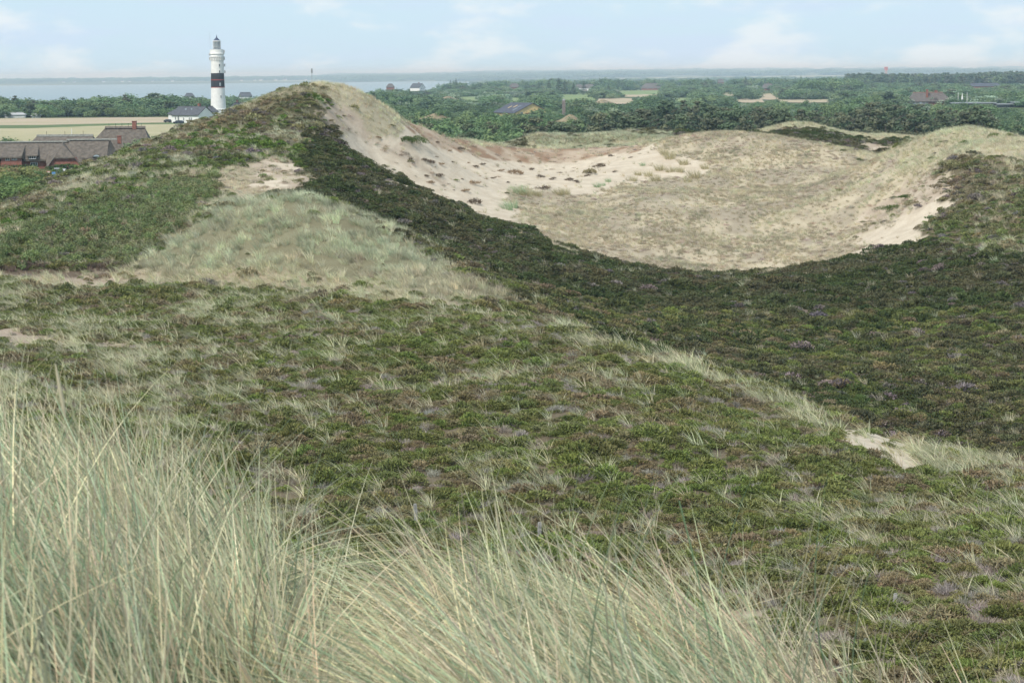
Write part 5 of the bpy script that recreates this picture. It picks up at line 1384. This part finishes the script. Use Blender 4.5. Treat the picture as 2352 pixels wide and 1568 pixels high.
n2 = region(890, 1260, 480, 1000, 1500, 7.5, [("broadleaf_bush", .8), ("pine_tree", .12), ("spruce_tree", .08)], {**H, "broadleaf_bush": (5, 8), "pine_tree": (7, 10)},
   {"pine_tree": "pine among bushes", "broadleaf_bush": "rounded bush", "spruce_tree": "spruce among bushes"}, "thicket before the barn", 75, (.9, 1.2), lambda p: 248)
n3 = region(880, 2640, 860, 1250, 2600, 9.0, [("broadleaf_bush", .78), ("silver_willow", .16), ("pine_tree", .06)], {**H, "broadleaf_bush": (4, 7), "pine_tree": (6, 9)},
   {"pine_tree": "pine in bushland", "broadleaf_bush": "dense bush", "silver_willow": "willow thicket"}, "bushland", 105, (1.0, 1.6))
n4 = region(-120, 480, 1075, 1150, 500, 7.0, [("broadleaf_bush", .9), ("pine_tree", .1)], {**H, "broadleaf_bush": (3.0, 5.0), "pine_tree": (6, 8)},
   {"pine_tree": "pine at the belt's front", "broadleaf_bush": "bush at the tree belt's front"}, "tree belt behind the meadow", 45, (1.2, 1.7))
n5 = region(-60, 345, 352, 522, 2600, 3.4, [("low_shrub", 1)], H, {"low_shrub": "coastal shrub"}, "shrubs before the farm", 230, (1.0, 1.5), lambda p: 385)
region(190, 345, 535, 640, 300, 3.5, [("low_shrub", .6), ("broadleaf_bush", .4)], {**H, "broadleaf_bush": (3, 5), "low_shrub": (1.8, 3)},
   {"low_shrub": "coastal shrub", "broadleaf_bush": "bush"}, "garden bushes", 40, (.9, 1.3), lambda p: 374 - max(0, p - 240) * .66)
plant("spruce_tree", *at(380, 300, 560)[:2], 5.0, "small dark spruce on the dune edge right of the steep thatched house", None)
plant("silver_willow", *at(292, 352, 330)[:2], 2.0, "pale silver shrub on the dune edge before the farm", None)
for px, d, h, kd, lab in ((426, 1540, 9, "broadleaf_bush", "round dark tree, left of three lone trees by the shore"), (448, 1540, 11, "pine_tree", "tall dark tree, middle of three lone trees by the shore"), (467, 1540, 9, "broadleaf_bush", "round dark tree, right of three lone trees by the shore"),
                          (14, 615, 4.6, "broadleaf_bush", "grey-green bush left behind the farmhouse ridge"), (30, 612, 4.4, "broadleaf_bush", "grey-green bush right behind the farmhouse ridge"), (70, 620, 3.4, "broadleaf_bush", "small bush at the left end of the low thatched roof"),
                          (152, 534, 1.35, "low_shrub", "big rounded dark green bush before the brick cross wing"), (126, 533, 1.1, "low_shrub", "dark green bush at the left foot of the brick cross wing")):
    p = at(px, 300, d); o = plant(kd, p[0], p[1], h, lab, None, 2.1 if d in (533, 534) else 1.0)
    if d in (533, 534): o.children[0].color = (.05, .10, .03, 1)
for px, h, lab in ((910, 13, "tallest spruce beside the low brown-roofed house"), (925, 11, "broad dark spruce right of the tallest one"), (1238, 15, "pointed spruce at the left of the skyline spruce group"), (1262, 17, "broad spruce second from left in the skyline group"),
                   (1284, 19, "tallest spruce in the middle of the skyline group"), (1298, 17, "spruce right of the tallest in the skyline group"), (1318, 14, "dark spruce right in the skyline group"), (1342, 15, "detached pointed spruce right of the skyline group"), (1398, 13, "lone spruce above the white twin houses")):
    p = at(px, 300, 2480); plant("spruce_tree", p[0], p[1], h, lab, None, 1.3)

def woodland(name, px0, px1, d0, d1, n, mix, hr, label, wide=1.3, mask=None, power=2.0):
    """far trees too many and too small to count"""
    px = rng.uniform(px0, px1, n); d = (rng.uniform(d0 ** power, d1 ** power, n)) ** (1 / power)
    rx, ry, _ = rays(px, np.full(n, 400.0)); x, y = rx * d, ry * d; z = ground_z(x, y)
    for j, (kd, share) in enumerate(mix):
        pick = (rng.uniform(0, 1, n) < share) if j == 0 else pick2 & (rng.uniform(0, 1, n) < share)
        pick2 = ~pick if j == 0 else pick2 & ~pick
        keep = pick & (z + EYE > 1.0)
        if mask is not None: keep &= mask(x, y, px, d, kd)
        i = np.nonzero(keep)[0]
        h = rng.uniform(hr[kd][0], hr[kd][1], len(i)) * (.75 + .5 * fbm(x[i], y[i], 70, 301, 3)) if name != "belt_wood" else rng.uniform(hr[kd][0], hr[kd][1], len(i)) * (.35 + 1.2 * fbm(x[i], y[i], 45, 301, 3))
        _, yb = project(x[i], y[i], z[i] + EYE); _, yt = project(x[i], y[i], z[i] + EYE + h); w = h / KINDS[kd][2] * 3.2 * 5033 / d[i]
        ok = np.ones(len(i), bool)
        for x0, x1, y0, y1, dc in CLEAR:
            ok &= ~((d[i] < dc) & (px[i] + w > x0) & (px[i] - w < x1) & (yt < y1) & (yb > y0))
        i, h = i[ok], h[ok]; s = h / KINDS[kd][2]; m_ = len(i)
        if m_ == 0: continue
        cc = np.array(COLR[kd]); c = jitter(cc[rng.integers(0, len(cc), m_)] * (.8 + .4 * fbm(x[i], y[i], 45, 311, 3))[:, None], .08)
        ww = wide * rng.uniform(.85, 1.3, m_)
        scatter(name if j == 0 else name.replace("wood", kd.split("_")[0] + "_wood"), up(x[i], y[i], z[i]), np.stack([np.zeros(m_), np.zeros(m_), rng.uniform(-3.1, 3.1, m_)], 1), np.stack([s * ww, s * ww, s], 1), kd, c, c * 1.5,
                label[kd], "woodland")
def m_mid(x, y, px, d, kd):
    f = fbm(x, y, 120, 321, 3)
    return f < .60 if kd != "silver_willow" else (fbm(x, y, 60, 331, 3) > .5)
woodland("bushland_wood", 700, 2700, 1250, 3300, 12000, [("broadleaf_bush", .80), ("silver_willow", .65), ("pine_tree", .6)], {"broadleaf_bush": (4, 7.5), "silver_willow": (4, 7), "pine_tree": (7, 11)},
    {"broadleaf_bush": "green bushland and low woods between dunes and skyline", "silver_willow": "silvery willow thickets strewn through the far bushland", "pine_tree": "dark pines strewn through the far bushland"}, 1.9, m_mid)
woodland("understory", 880, 2700, 520, 1300, 3000, [("broadleaf_bush", 1.0)], {"broadleaf_bush": (1.5, 3.2)}, {"broadleaf_bush": "low green undergrowth between the trees of the flat land"}, 1.4)
woodland("ridge_wood", 860, 2000, 2900, 4300, 2600, [("broadleaf_bush", .85), ("spruce_tree", .9)], {"broadleaf_bush": (8, 15), "spruce_tree": (11, 17)},
    {"broadleaf_bush": "blue-green row of tall trees below the skyline", "spruce_tree": "dark spruce tops in the far tree row"}, 1.0, lambda x, y, px, d, kd: fbm(x, y, 150, 341, 3) < .62)
woodland("dark_wood", 1945, 2750, 2900, 3350, 1500, [("pine_tree", .9), ("broadleaf_bush", .9)], {"pine_tree": (17, 20), "broadleaf_bush": (13, 18)},
    {"pine_tree": "dark straight-edged pine forest on the right skyline", "broadleaf_bush": "broadleaf edge of the dark forest on the right"}, 1.1)
woodland("rounded_wood", 1835, 1965, 2080, 2240, 260, [("broadleaf_bush", 1.0)], {"broadleaf_bush": (9, 13)}, {"broadleaf_bush": "dark rounded wood behind the long tan clearing"}, .9)
woodland("belt_wood", -250, 480, 1130, 1650, 2300, [("broadleaf_bush", .86), ("pine_tree", .8)], {"broadleaf_bush": (4.5, 8.5), "pine_tree": (7, 10)},
    {"broadleaf_bush": "green tree belt between the meadow and the water", "pine_tree": "dark pines in the tree belt by the water"}, 1.4, lambda x, y, px, d, kd: (px > 330) | (d < 1500))
woodland("shore_wood", 520, 930, 1250, 2300, 1900, [("broadleaf_bush", .7), ("silver_willow", .8)], {"broadleaf_bush": (5, 10), "silver_willow": (5, 8)},
    {"broadleaf_bush": "green woods along the shore right of the lighthouse", "silver_willow": "silvery willows along the shore right of the lighthouse"}, 1.2, lambda x, y, px, d, kd: fbm(x, y, 90, 351, 3) < .62)
woodland("distant_wood", 760, 2750, 4300, 11000, 5200, [("broadleaf_bush", 1.0)], {"broadleaf_bush": (9, 16)}, {"broadleaf_bush": "hazy blue lines of woods on the far plain"}, 2.6, lambda x, y, px, d, kd: fbm(x * .35, y, 420, 361, 3) > .53, 1.0)
woodland("horizon_wood", 760, 2750, 11000, 30000, 3000, [("broadleaf_bush", 1.0)], {"broadleaf_bush": (14, 26)}, {"broadleaf_bush": "faint blue woods on the horizon"}, 6.0, lambda x, y, px, d, kd: fbm(x * .3, y, 1500, 371, 3) > .52, 1.0)
woodland("far_shore_wood", -300, 1250, 15000, 17000, 3600, [("broadleaf_bush", 1.0)], {"broadleaf_bush": (10, 22)}, {"broadleaf_bush": "blue line of woods on the far shore"}, 2.6, lambda x, y, px, d, kd: fbm(x, y, 500, 381, 3) > .40, 1.0)
print("trees", COUNT, n1, n2, n3, n4, n5)
